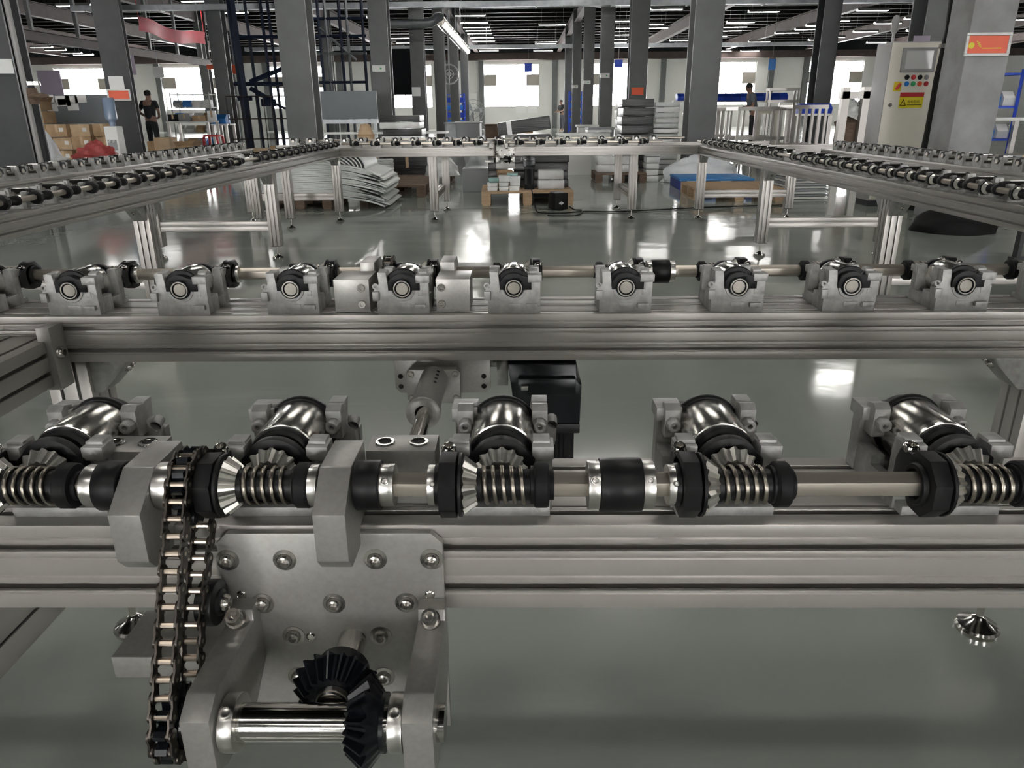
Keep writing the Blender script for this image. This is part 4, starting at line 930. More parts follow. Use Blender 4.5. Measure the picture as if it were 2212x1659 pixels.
# signs on columns
def sign(label, u, v, Y, w_, h_, matn, rim=None, rz=0.0, name='wall_sign', extra=None):
    p_ = at(u, v, Y); t = thing(name, label, 'sign', (p_.x, Y, p_.z), rz)
    b = MB(); b.box(-w_/2, w_/2, -.012, 0, -h_/2, h_/2); ob('face', b.mesh(matn), t)
    if rim:
        b = MB(); r_ = .03
        for a_, c_, d_, e_ in ((-w_/2-r_, w_/2+r_, h_/2, h_/2+r_), (-w_/2-r_, w_/2+r_, -h_/2-r_, -h_/2), (-w_/2-r_, -w_/2, -h_/2, h_/2), (w_/2, w_/2+r_, -h_/2, h_/2)): b.box(a_, c_, -.02, 0, d_, e_)
        ob('rim', b.mesh(rim, .004), t)
    return t
sign('white notice with small print on the dark column by the dispenser', 253, 186, 16.6, .28, .38, 'paper', None, .35)
sign('red and white plaque on the dark column by the dispenser', 257, 205, 16.6, .38, .17, 'orange_red', 'white', .35)
sign('small white notice on the pipe column', 8, 143, 9.5, .2, .16, 'paper', None, .25)
sign('orange plaque on the column behind the black wrapped stack', 1377, 197, 21.7, .32, .19, 'orange_red')
sign('white notice with yellow roundel on the second column by the stair', 899, 198, 28.4, .3, .3, 'paper')
t = sign('red column plaque with gold emblem in a white rim', 2133, 96, 9.57, .46, .19, 'orange_red', 'white')
b = MB(); b.lathe([(0, 0), (.035, 0), (.035, .004)], (-.19, -.0125, -.01), (0, -1, 0), 18); ob('gold_emblem', b.mesh('yellow'), t)
for k in range(3): b = MB(); b.box(-.14+k*.012, -.09+k*.012, -.0145, -.012, .02-k*.022, .028-k*.022, Matrix.Rotation(.5, 3, 'Y')); ob('gold_stroke', b.mesh('yellow'), t)
b = MB(); b.box(-.06, .16, -.0145, -.012, -.045, -.035); ob('gold_line', b.mesh('yellow'), t)
# pipe and valve lever on the near dark column
p_ = at(50, 120, 9.6); b = MB(); b.tube([(p_.x, 9.5, .0), (p_.x, 9.5, ZC-.7)], .032, 10); t = tag(ob('water_pipe', b.mesh('cabinet_grey')), 'pale vertical water pipe on the dark column', 'pipe')
p_ = at(72, 208, 9.3); t = thing('valve', 'rusty valve with lever handle on the dark column', 'valve', p_)
b = MB(); b.lathe([(0, -.09), (.05, -.09), (.06, -.04), (.06, .04), (.05, .09), (0, .09)], n=12); ob('body', b.mesh('wood_dark'), t)
b = MB(); b.tube([(0, -.05, 0), (.08, -.09, .01), (.18, -.1, 0), (.24, -.1, .0)], [.025, .022, .03, .012], 8); ob('lever', b.mesh('wood_dark'), t)
b = MB(); b.cyl((.0, -.02, -.3), (.02, -.02, -1.6), .006, 5); ob('hanging_cord', b.mesh('black'), t)
b = MB(); b.cyl((0, 0, .12), (0, 0, .16), .05, 10); b.cyl((.07, 0, .12), (.07, 0, .16), .04, 10); ob('flange_nut', b.mesh('bolt_steel'), t)

# --- people
def skinned(name, pts, edges, rad, matn, parent):
    me = bpy.data.meshes.new(name); me.from_pydata([Vector(p_)*S for p_ in pts], edges, []); o = bpy.data.objects.new(name, me); col.objects.link(o); o.parent = parent
    me.materials.append(M[matn]); md = o.modifiers.new('skin', 'SKIN'); md.use_smooth_shade = True
    for v_, r_ in zip(me.skin_vertices[0].data, rad): v_.radius = (r_[0]*S, r_[1]*S) if isinstance(r_, tuple) else (r_*S, r_*S)
    me.skin_vertices[0].data[0].use_root = True
    sb = o.modifiers.new('sub', 'SUBSURF'); sb.levels = 2; sb.render_levels = 2; return o
def person(label, loc, rz, shirt, trousers, lean=0.0, arms='front', H_=2.12):
    t = thing('person', label, 'person', loc, rz, None); k = H_/1.72
    def q(x, y_, z): return (x*k, (y_-max(0, z-.95)*math.sin(lean))*k, (z if z < .95 else .95+(z-.95)*math.cos(lean))*k)
    sh = {}
    if arms == 'hips': arm_ = lambda s_: [q(s_*.19, 0, 1.41), q(s_*.30, .05, 1.16), q(s_*.19, -.12, 1.03), q(s_*.13, -.16, 1.02)]
    else: arm_ = lambda s_: [q(s_*.19, 0, 1.41), q(s_*.24, -.06, 1.14), q(s_*.16, -.30, 1.08), q(s_*.13, -.37, 1.07)]
    pts = [q(0, 0, .95), q(0, 0, 1.18), q(0, .01, 1.38), q(0, 0, 1.48), q(0, -.015, 1.56), q(0, -.02, 1.64), q(0, -.01, 1.69)]
    rad = [(.14*k, .1*k), (.13*k, .1*k), (.15*k, .1*k), .055*k, (.072*k, .088*k), (.076*k, .092*k), (.05*k, .06*k)]
    ed = [(0, 1), (1, 2), (2, 3), (3, 4), (4, 5), (5, 6)]
    for s_ in (-1, 1):
        i = len(pts); pts += arm_(s_); rad += [.055*k, .042*k, .032*k, .035*k]; ed += [(2, i), (i, i+1), (i+1, i+2), (i+2, i+3)]
        i = len(pts); pts += [q(s_*.095, 0, .88), q(s_*.1, -.01, .5), q(s_*.1, .02, .1), q(s_*.1, -.1, .045)]; rad += [.085*k, .058*k, .042*k, .04*k]; ed += [(0, i), (i, i+1), (i+1, i+2), (i+2, i+3)]
    skinned('body', pts, ed, rad, 'skin', t)
    pts = [q(0, 0, .9), q(0, 0, 1.18), q(0, .01, 1.37), q(0, .005, 1.455)]; rad = [(.17*k, .125*k), (.16*k, .12*k), (.175*k, .12*k), .075*k]; ed = [(0, 1), (1, 2), (2, 3)]
    for s_ in (-1, 1):
        a_ = [Vector(v_) for v_ in arm_(s_)]; i = len(pts); pts += [tuple(a_[0]), tuple(a_[0].lerp(a_[1], .75))]; rad += [.075*k, .062*k]; ed += [(2, i), (i, i+1)]
    skinned('shirt', pts, ed, rad, shirt, t)
    pts = [q(0, 0, .98), q(0, 0, .9)]; rad = [(.155*k, .115*k), (.155*k, .115*k)]; ed = [(0, 1)]
    for s_ in (-1, 1): i = len(pts); pts += [q(s_*.097, 0, .8), q(s_*.1, -.01, .5), q(s_*.1, .02, .12)]; rad += [.095*k, .075*k, .062*k]; ed += [(1, i), (i, i+1), (i+1, i+2)]
    skinned('trousers', pts, ed, rad, trousers, t)
    c_ = Vector(q(0, .0, 1.63)); b = MB()
    b.lathe([(.084*k, -.03*k), (.092*k, .02*k), (.08*k, .07*k), (.045*k, .095*k), (0, .1*k)], c_, (0, .25, 1), 16); ob('hair', b.mesh('hair', sharp=60), t)
    b = MB(); b.lathe([(0, .028*k), (.012*k, .02*k), (.016*k, 0)], Vector(q(0, -.11, 1.595)), (0, -1, -.2), 8)
    for s_ in (-1, 1): b.lathe([(.012*k, 0), (.02*k, .006*k), (0, .012*k)], Vector(q(s_*.08, -.005, 1.6)), (s_, 0, 0), 8)
    ob('nose_and_ears', b.mesh('skin'), t)
    b = MB()
    for s_ in (-1, 1): b.lathe([(.011*k, 0), (.006*k, .005*k), (0, .006*k)], Vector(q(s_*.033, -.1, 1.615)), (0, -1, 0), 8)
    b.box(-.02*k, .02*k, q(0, -.105, 1.55)[1]-.004, q(0, -.105, 1.55)[1]+.01, q(0, 0, 1.55)[2]-.004, q(0, 0, 1.55)[2]+.004); ob('eyes_and_mouth', b.mesh('hair'), t)
    for s_ in (-1, 1):
        h_ = [Vector(v_) for v_ in arm_(s_)]; d_ = (h_[3]-h_[2]).normalized(); sd_ = Vector((1, 0, 0)); b = MB()
        for f_ in range(4):
            o_ = h_[3]+sd_*((f_-1.5)*.02*k)+d_*.02*k; b.tube([o_, o_+d_*.045*k+Vector((0, 0, -.008*k)), o_+d_*(.08-.006*abs(f_-1.5))*k+Vector((0, 0, -.03*k))], [.010*k, .009*k, .007*k], 6)
        o_ = h_[3]-sd_*s_*.03*k; b.tube([o_, o_-sd_*s_*.025*k+d_*.03*k, o_-sd_*s_*.02*k+d_*.06*k], [.011*k, .01*k, .008*k], 6); ob('fingers', b.mesh('skin'), t)
    return t
person('person in black T-shirt with hands at the waist behind the cartons', (at(323, 240, 27).x, 27, 0), PI*.95, 'cloth_black', 'cloth_black', .05, 'hips')
person('person in dark shirt leaning over the blue bins bench', (at(1632, 220, 27).x, 27, 0), -PI/2, 'cloth_grey', 'cloth_black', .3, 'front', 2.2)
person('person in dark shirt and grey trousers at the blue shelf far back', (at(1214, 240, 57).x, 57, 0), -PI*.3, 'cloth_black', 'cloth_grey', .1, 'front')

# ================================================================ overhead runs
def along_y(u, v, Y0, Y1): p_ = at(u, v, Y0); return p_
p_ = at(950, 45, 28)
t = thing('air_duct', 'shiny foil air duct with grey feed pipe under the ceiling', 'duct', (p_.x, 28, p_.z))
b = MB(); b.tube([(-1.98, 0, -.08), (-.45, 0, -.08), (-.25, 0, -.02), (-.08, 0, .12), (0, .12, .14)], .15, 14); ob('feed_pipe', b.mesh('duct_grey', sharp=50), t)
b = MB(); pts = []; rr = []
for k in range(34): pts.append((0, .1+k*.4, .02+.01*math.sin(k*2.2))); rr.append(.17+.012*(k % 2))
b.tube(pts, rr, 14); ob('foil_duct', b.mesh('duct_foil', sharp=40), t)
b = MB(); b.lathe([(.15, 0), (.2, .12), (.2, .3), (0, .3)], (-1.98, 0, -.08), (-1, 0, .05), 16); ob('end_cone', b.mesh('galvanised'), t)
for k in range(5): b = MB(); b.cyl((0, 1+k*2.8, .18), (0, 1+k*2.8, 2.0), .01, 5); ob('hanger', b.mesh('steel_grey'), t)
p_ = at(1100, 15, 27.5)
t = thing('cable_tray', 'galvanised cable tray running across the hall under the purlins', 'cable tray', (0, 27.5, p_.z))
b = MB(); b.prism([(-.15, 0), (.15, 0), (.15, .17), (.14, .17), (.14, .012), (-.14, .012), (-.14, .17), (-.15, .17)], 'x', -15, 16); ob('channel', b.mesh('galvanised'), t)
b = MB(); b.box(-.02, .02, -.17, .17, -.03, 0); rm_ = b.mesh('galvanised'); b = MB(); b.cyl((0, 0, 0), (0, 0, 1.7), .012, 5); hm_ = b.mesh('steel_grey')
for k in range(13): ob('support_bar', rm_, t, (-14.5+k*2.5, 0, 0)); ob('hanger', hm_, t, (-14.5+k*2.5, .16, 0))
t = thing('cable_tray', 'second galvanised cable tray farther back across the hall', 'cable tray', (0, 47, at(1100, 105, 47).z))
b = MB(); b.box(-16, 18, -.15, .15, 0, .2); ob('channel', b.mesh('galvanised'), t)
for k in range(8): ob('hanger', hm_, t, (-14+k*4, 0, .2))
# crane runway, banner, hoist
p_ = at(45, 78, 27)
t = thing('runway_beam', 'brown crane runway beam between the columns above the carton wall', 'beam', (p_.x+.4, 26, p_.z-.15))
b = MB(); b.prism([(-.12, 0), (.12, 0), (.12, .03), (.02, .03), (.02, .3), (.12, .3), (.12, .33), (-.12, .33), (-.12, .3), (-.02, .3), (-.02, .03), (-.12, .03)], 'y', 0, 16); ob('girder', b.mesh('maroon'), t)
for k in range(6): b = MB(); b.box(-.06, .06, -.06, .06, .33, ZC-p_.z+.15); ob('hanger_post', b.mesh('column_paint'), t, (0, 1+k*2.8, 0))
p_ = at(307, 54, 30)
b = MB(); rows = []
for k in range(25):
    s_ = k/24; yy = s_*6.0; sag = -.12*math.sin(s_*PI)+.05*math.sin(s_*9); xx = .06*math.sin(s_*14)
    rows.append([(xx, yy, .24+sag), (xx+.05*math.sin(s_*11), yy, sag), (xx-.04, yy, -.24+sag)])
b.grid(rows); b.grid([[(q_[0]-.012, q_[1], q_[2]) for q_ in r_] for r_ in rows]); b.grid([[r_[0] for r_ in rows], [(r_[0][0]-.012, r_[0][1], r_[0][2]) for r_ in rows]])
t = thing('cloth_banner', 'long red cloth banner hanging below the ceiling', 'banner', (p_.x-.1, 30, p_.z+.05)); ob('cloth', b.mesh('banner', sharp=60), t)
for yy in (0, 6.0): b = MB(); b.cyl((0, yy, .24), (0, yy, 2.2), .012, 5); ob('cord', b.mesh('red'), t)
p_ = at(507, 148, 29)
t = thing('chain_hoist', 'orange chain hoist hanging beside the lift frame', 'hoist', p_); b = MB(); b.box(-.2, .2, -.12, .12, -.18, .12); ob('body', b.mesh('orange_red', .04), t)
b = MB(); b.cyl((.1, 0, -.18), (.1, 0, -.7), .015, 6); ob('hook_chain', b.mesh('steel_grey'), t); b = MB(); b.cyl((0, 0, .12), (0, 0, ZC-p_.z-.6), .03, 6); ob('hanger', b.mesh('steel_grey'), t)
p_ = at(462, 150, 30)
t = thing('chain_hoist', 'small red hoist trolley with hook in front of a window', 'hoist', p_); b = MB(); b.box(-.22, .22, -.12, .12, 0, .16); ob('body', b.mesh('orange_red', .03), t)
b = MB(); b.tube([(0, 0, 0), (0, 0, -.3), (.05, 0, -.4), (0, 0, -.48), (-.06, 0, -.42)], .02, 6); ob('hook', b.mesh('steel_grey'), t); b = MB(); b.cyl((0, 0, .16), (0, 0, ZC-p_.z-.6), .03, 6); ob('hanger', b.mesh('steel_grey'), t)

# ---------------------------------------------------------------- lift frame and stair
YLf = 25.0
t = thing('lift_frame', 'navy blue steel lift mast with diagonal braces', 'lift frame', (at(540, 290, YLf).x, YLf, 0))
x0 = at(540, 290, YLf).x
def bar(t, name, p, q, r, matn): b = MB(); b.tube([p, q], r, 4); return ob(name, b.mesh(matn, sharp=20), t)
bar(t, 'main_post', (0, 0, 0), (-.12, 0, 6.6), .11, 'navy')
for u in (521, 556, 588, 603, 620): xx = at(u, 200, YLf+1).x-x0; bar(t, 'guide_post', (xx, 1, 0), (xx-.1, 1, 6.5), .05, 'navy')
def zz(v): return at(560, v, YLf).z
for (ua, va, ub, vb, r_) in ((505, 181, 628, 181, .06), (512, 213, 540, 212, .07), (564, 222, 592, 222, .11), (540, 177, 620, 142, .07), (540, 190, 590, 222, .07), (500, 80, 640, 78, .05), (590, 222, 625, 240, .04)):
    a = at(ua, va, YLf); c_ = at(ub, vb, YLf); bar(t, 'brace', (a.x-x0, 0, a.z), (c_.x-x0, .2, c_.z), r_, 'navy')
t = thing('safety_cage', 'thin brown wire cage around the foot of the lift mast', 'cage', (x0, YLf-.6, 0))
for k in range(9): bar(t, 'wire', (-.4+k*.23, 0, 0), (-.4+k*.23, 0, 1.85), .012, 'maroon')
for z in (.6, 1.2, 1.85): bar(t, 'rail', (-.4, 0, z), (1.5, 0, z), .016, 'maroon')
t = thing('scaffold', 'grey pipe scaffold with platform rails behind the plain screen', 'scaffold', (at(720, 290, 27).x, 27, 0)); xs_ = at(720, 290, 27).x
for u in (682, 697, 712, 742, 757, 790): xx = at(u, 150, 27).x-xs_; bar(t, 'pole', (xx, 0, 0), (xx, 0, 6.4), .05, 'galvanised' if u in (712, 757) else 'navy')
for v in (78, 116, 178, 40): z = at(720, v, 27).z; bar(t, 'rail', (at(676, v, 27).x-xs_, 0, z), (at(792, v, 27).x-xs_, 0, z), .045, 'galvanised' if v == 116 else 'navy')
bar(t, 'brace', (at(690, 60, 27).x-xs_, 0, at(690, 60, 27).z), (at(770, 130, 27).x-xs_, 0, at(770, 130, 27).z), .04, 'galvanised')
t = thing('steel_stair', 'dark steel stair climbing between two columns', 'stair', (at(862, 200, 31).x, 31, 0))
zt, zb = at(862, 108, 31).z, at(862, 205, 31).z
for k in range(15): f_ = k/14; b = MB(); b.box(-.52, .52, -.02, .26, 0, .16); ob('tread', b.mesh('ceiling_dark'), t, (-.14*f_*0, f_*1.6, zb+(zt-zb)*f_))
for s_ in (-1, 1): b = MB(); b.prism([(-.1, zb-.1), (.2, zb-.2), (1.9, zt), (1.7, zt+.2)], 'x', s_*.53-.03, s_*.53+.03); ob('stringer', b.mesh('column_dark'), t)
b = MB(); b.box(-.6, -.5, -.1, 0, 0, zb); ob('post', b.mesh('column_dark'), t); b = MB(); b.box(.5, .6, -.1, 0, 0, zb); ob('post', b.mesh('column_dark'), t)

# ---------------------------------------------------------------- racks, benches, stacks
def rack(label, u0, u1, v0, Y, levels, matn, bins, D=.7, postr=.03, cat='shelf', group='shelf racks', binm=None):
    a = at(u0, v0, Y); c_ = at(u1, v0, Y); W = c_.x-a.x; H_ = a.z
    t = thing('shelf_rack', label, cat, (a.x, Y, 0), 0, group)
    for x in (0, W):
        for y_ in (0, D): bar(t, 'post', (x, y_, 0), (x, y_, H_), postr, matn)
    for k in range(levels):
        z = .15+(H_-.25)*k/max(1, levels-1); b = MB(); b.box(0, W, 0, D, z, z+.04); ob('shelf', b.mesh(matn, .003), t)
    if bins:
        for k in range(levels-1):
            z = .19+(H_-.25)*k/max(1, levels-1); n_b = max(2, int(W/.34)); h_ = min(.26, (H_-.25)/max(1, levels-1)*.6)
            for i in range(n_b):
                x = W*(i+.5)/n_b; b = MB(); w_ = W/n_b*.8
                b.prism([(.02, 0), (.4, 0), (.4, h_), (.12, h_), (0, h_*.55)], 'x', -w_/2, w_/2)
                m_ = bins[(i*7+k*3) % len(bins)]
                bn = tag(ob('parts_bin', b.mesh(m_, .006), None, (a.x+x, Y+.03, z+.003)), '%s parts bin on the %s' % (binm, label), 'bin', 'bins on '+label.split(',')[0])
    return t
rack('blue wire rack left of the middle window', 962, 1001, 202, 50, 6, 'blue', ['blue', 'blue_light'], 1.0, .04, binm='small blue')
rack('tall blue rack beside the far worker', 1231, 1259, 197, 52, 6, 'blue', ['blue', 'blue_light'], 1.0, .04, binm='small bright blue')
rack('white rack with boxes in front of the glaring window', 366, 450, 200, 31, 5, 'white', ['white', 'blue_light', 'cardboard', 'white', 'steel_grey'], .7, binm='small mixed')
rack('blue rack behind the concrete column', 2150, 2212, 150, 15, 4, 'blue', ['blue_light', 'white', 'steel_grey'], .7, .035, binm='small stored')
def bench(label, u0, u1, v, Y, D=.9, matn='white', legm='alu', group='work benches', shelf=None):
    a = at(u0, v, Y); c_ = at(u1, v, Y); W = c_.x-a.x; t = thing('work_bench', label, 'bench', (a.x, Y, 0), 0, group)
    b = MB(); b.box(0, W, 0, D, a.z-.05, a.z); ob('top', b.mesh(matn, .004), t)
    for x in (.05, W-.05):
        for y_ in (.05, D-.05): b = MB(); b.box(x-.04, x+.04, y_-.04, y_+.04, 0, a.z-.05); ob('leg', b.mesh(legm), t)
    b = MB(); b.box(.09, W-.09, .02, .08, .3, .38); ob('stretcher', b.mesh(legm), t)
    if shelf:
        b = MB(); z_ = at(u0, shelf, Y).z; b.box(0, W, D-.35, D, z_-.04, z_); ob('top_shelf', b.mesh(matn), t)
        for x in (.05, W-.05): b = MB(); b.box(x-.03, x+.03, D-.1, D-.04, a.z, z_-.04); ob('upright', b.mesh(legm), t)
    return a, W
a, W = bench('white bench with cartons behind the person in black', 358, 450, 262, 25)
for i, (x, w_, h_, mm) in enumerate(((.15, .3, .2, 'black_matt'), (.5, .36, .22, 'steel_grey'), (.95, .4, .16, 'cardboard'), (1.35, .25, .3, 'white'))): box_thing('%s box on the white bench behind the person in black' % ['black', 'grey', 'brown', 'white'][i], (a.x+x, 25.4, a.z+.002), w_, .4, h_, .1*i, mm, False, 'boxes on the white bench', False)
def bin_row(label, u0, u1, v, Y, mm, n_b, h_=.25, z=None, group='rows of blue bins'):
    a = at(u0, v, Y); c_ = at(u1, v, Y); W = c_.x-a.x
    for i in range(n_b):
        w_ = W/n_b*.92; b = MB(); b.prism([(0, 0), (.42, 0), (.42, h_), (.14, h_), (-.04, h_*.55)], 'x', -w_/2, w_/2)
        b2 = tag(ob('parts_bin', b.mesh(mm, .01), None, (a.x+W*(i+.5)/n_b, Y, (a.z if z is None else z))), label, 'bin', group)
a, W = bench('white bench with blue bins by the red stool', 455, 490, 268, 26, .8); bin_row('blue bin on the white bench by the red stool', 456, 489, 268, 26.1, 'blue_light', 3, .3, a.z+.002)
a, W = bench('long bench with blue bins behind the leaning person', 1545, 1705, 236, 28.5, 1.0, 'white', 'alu', 'work benches', 218)
bin_row('blue bin on the upper shelf of the bench behind the leaning person', 1546, 1702, 218, 29.1, 'blue', 9, .26, at(1545, 218, 28.5).z+.002)
a, W = bench('bench with blue bins behind the white tray stack', 1462, 1530, 236, 28.5, 1.0, 'white', 'alu', 'work benches', 217)
bin_row('blue bin on the shelf behind the white tray stack', 1463, 1528, 217, 29.1, 'blue', 4, .24, at(1462, 217, 28.5).z+.002)
a, W = bench('bench with deep blue bins behind the aluminium frames', 1725, 1800, 246, 21.4, .9); bin_row('deep blue bin on the bench behind the aluminium frames', 1728, 1797, 246, 21.5, 'blue', 4, .26, a.z+.002)
# aluminium frames standing in front of them
def alu_frame(label, u0, u1, vt, Y, nposts, D=.8, mids=(.35,), matn='alu'):
    a = at(u0, vt, Y); c_ = at(u1, vt, Y); W = c_.x-a.x; H_ = a.z; t = thing('aluminium_frame', label, 'frame', (a.x, Y, 0), 0, 'aluminium frames')
    b = MB(); b.box(-.026, .026, -.026, .026, 0, H_-.08); pm_ = b.mesh(matn)
    for yy in (0, D):
        for k in range(nposts): ob('post', pm_, t, (.04+(W-.08)*k/(nposts-1), yy, 0))
        for z in (H_-.04,)+tuple(H_*m_ for m_ in mids): b = MB(); b.box(0, W, yy-.041, yy+.041, z-.04, z+.04); ob('rail', b.mesh(matn), t)
    for x in (.04, W-.04): b = MB(); b.box(x-.04, x+.04, 0.04, D-.04, H_-.08, H_); ob('end_rail', b.mesh(matn), t)
alu_frame('long pale aluminium frame with mid rail behind the side rail', 1594, 1712, 231, 18.5, 4, 1.0, (.35, .5))
alu_frame('tall aluminium frame with narrow posts beside the long pale frame', 1712, 1790, 227, 17.5, 6, .8, (.4,))
alu_frame('low aluminium frame next to the grey column', 1548, 1584, 233, 20.8, 4, .8, (.5,))
alu_frame('slim high aluminium portal behind the leaning person', 1662, 1728, 190, 25.5, 2, .3, (.8,))
alu_frame('aluminium posts beside the white tray stack', 1486, 1530, 243, 18, 5, .6, (.5,))
t = thing('sample_frame', 'beige framed panel inside the long aluminium frame', 'frame', (at(1640, 240, 18.9).x, 19.0, 0)); zt = at(1640, 238, 19).z; Wf = at(1685, 240, 19).x-at(1640, 240, 19).x
for x_ in (0, Wf-.08): b = MB(); b.box(x_, x_+.08, 0, .08, .0, zt); ob('stile', b.mesh('cabinet'), t)
for z in (.25, zt-.08): b = MB(); b.box(.08, Wf-.08, 0, .08, z, z+.08); ob('crosspiece', b.mesh('cabinet'), t)
rnd = random.Random(12)
for i in range(10):
    u = 1600+i*19; p_ = at(u, 285, 20.5); b = blob(.1, .1, .3+.2*rnd.random(), .12, 50+i, 4, 14, 8); tag(ob('machine_part', b.mesh('white' if i % 3 else 'steel_grey', sharp=60), None, (p_.x, 20.5+rnd.random()*.5, .02)), 'small pale machine part on the floor behind the aluminium frames', 'machine part', 'machine parts behind the frames')
# machine with grey posts and dark drum left of the cabinet
t = thing('assembly_machine', 'grey post machine with dark drum beside the control cabinet', 'machine', (at(1805, 300, 14.5).x, 14.5, 0)); xm_ = at(1805, 300, 14.5).x
for u in (1808, 1852, 1868): b = MB(); xx = at(u, 300, 14.5).x-xm_; b.box(xx, xx+.13, 0, .13, 0, at(u, 188, 14.5).z); ob('post', b.mesh('alu'), t)
b = MB(); b.box(0, .75, 0, .13, 1.5, 1.62); ob('beam', b.mesh('alu'), t)
b = MB(); b.lathe([(0, .2), (.2, .2), (.22, .6), (.2, 1.0), (.24, 1.1), (0, 1.2)], (.3, .3, 0), (0, 0, 1), 18); ob('drum', b.mesh('wood_dark'), t)
b = blob(.2, .2, .3, .3, 77, 5, 18, 12); ob('clear_cover', b.mesh('film_white', sharp=60), t, (.33, .3, 1.2))
for k in range(4): b = MB(); b.box(.56, .66, -.06, .0, .5+k*.28, .66+k*.28); ob('valve_block', b.mesh(['black_matt', 'steel_grey', 'white', 'steel_grey'][k]), t)
# wrapped stacks
def stack(label, u0, u1, vt, Y, D, n_l, matn, jit=.03, name='wrapped_stack', cat='stack', alt=None, z0=0.0):
    a = at(u0, vt, Y); c_ = at(u1, vt, Y); W = c_.x-a.x; H_ = a.z-z0; t = thing(name, label, cat, ((a.x+c_.x)/2, Y+D/2, z0), 0, 'stacked goods'); r_ = random.Random(int(u0)); hh = H_/n_l
    for k in range(n_l):
        b = MB(); j = jit*(r_.random()-.5); b.box(-W/2+j, W/2+j*.6, -D/2, D/2, k*hh+.006, (k+1)*hh-.006); ob('layer', b.mesh(alt if alt and k % 2 else matn, .02), t)
stack('black film wrapped tray stack in front of the second column', 822, 908, 249, 17.2, .8, 9, 'film_black', .1, alt='film_white')
stack('tall stack wrapped in black film beside the white trays', 1346, 1415, 213, 16.5, .8, 9, 'film_black', .05)
stack('tall stack of white trays beside the black wrapped stack', 1416, 1470, 220, 17.0, .8, 14, 'white', .04, alt='foam')
stack('narrow stack of white plastic crates behind the black wrapped stack', 1334, 1358, 217, 18.0, .5, 8, 'white', .03)
for i, (u, vt, Y, w_, mm) in enumerate(((1270, 270, 20, .5, 'white'), (1300, 275, 19, .6, 'steel_grey'), (1245, 288, 17, .7, 'white'), (1295, 281, 18.3, .5, 'film_white'), (1010, 262, 26, .8, 'steel_grey'), (985, 264, 27, .8, 'galvanised'), (1105, 262, 34, .6, 'white'), (1065, 268, 30, .6, 'wood_dark'), (1130, 268, 36, .9, 'wood'))):
    p_ = at(u, vt, Y); b = MB(); b.box(-w_/2, w_/2, 0, .5, 0, p_.z-.06); b2 = MB(); b2.box(-w_/2-.03, w_/2+.03, -.03, .53, p_.z-.055, p_.z)
    t = thing('storage_box', ['white box behind the far rail beside the third column', 'grey box on the floor before the third column', 'low white box near the farthest rail', 'clear wrapped box beside the low white box', 'slanted grey machine cover in the aisle', 'galvanised machine cover next to the first column row', 'white equipment box under the middle window', 'dark timber box in the aisle', 'broad timber box below the middle window'][i], 'box', (p_.x, Y, 0), .1*math.sin(i)); ob('body', b.mesh(mm, .01), t); ob('lid', b2.mesh(mm if i % 2 else 'white', .01), t)
p_ = at(1150, 293, 13.6)
stack('low black wrapped stack under the tilted long parcel', 1120, 1192, 290, 13.6, .6, 3, 'film_black', .05)
t = thing('long_parcel', 'long parcel in black film lying tilted above the far rail', 'parcel', (at(1132, 280, 13.6).x, 13.9, at(1132, 288, 13.6).z+.03)); b = MB(); b.box(-.46, .46, -.2, .2, -.02, .2, Matrix.Rotation(-.13, 3, 'Y')); ob('body', b.mesh('film_black', .02), t)
b = MB(); b.box(-.3, -.22, -.204, .204, -.03, .205, Matrix.Rotation(-.13, 3, 'Y'), (0, 0, .09)); ob('strap', b.mesh('film_white'), t)
b = MB(); b.prism([(-.3, 0), (.3, 0), (.35, .1), (-.35, .1)], 'y', -.2, .2); tag(ob('grey_tray', b.mesh('cabinet_grey', .005), None, (at(1175, 290, 12.9).x, 12.9, .55)), 'pale grey box standing before the black wrapped stack', 'box')
b = MB(); b.box(-.3, .3, -.2, .2, 0, .545); tag(ob('crate', b.mesh('film_black', .01), None, (at(1175, 290, 12.9).x, 12.9, 0)), 'black wrapped crate under the pale grey box', 'crate')
b = blob(.35, .3, .5, .25, 91, 5); tag(ob('plastic_heap', b.mesh('film_clear', sharp=60), None, (at(1048, 290, 13.8).x, 13.8, .4)), 'clear film heap next to the tilted long parcel', 'plastic film')
b = MB(); b.box(-.4, .4, -.3, .3, 0, .4); tag(ob('crate', b.mesh('steel_grey', .01), None, (at(1048, 290, 13.8).x, 13.8, 0)), 'grey crate under the clear film heap by the parcel', 'crate')
p_ = at(790, 285, 17); t = thing('kraft_sack', 'brown kraft paper sack standing under the plain screen', 'sack', (p_.x, 17, 0)); b = MB(); b.lathe([(0, 0), (.2, 0), (.24, .3), (.22, .6), (.17, .9), (.1, 1.1), (0, 1.12)], n=16); ob('body', b.mesh('cardboard_pale', sharp=60), t); b = MB(); b.ring((0, 0, .86), (0, 0, .9), .16, .185, 16); ob('tie', b.mesh('cardboard'), t)
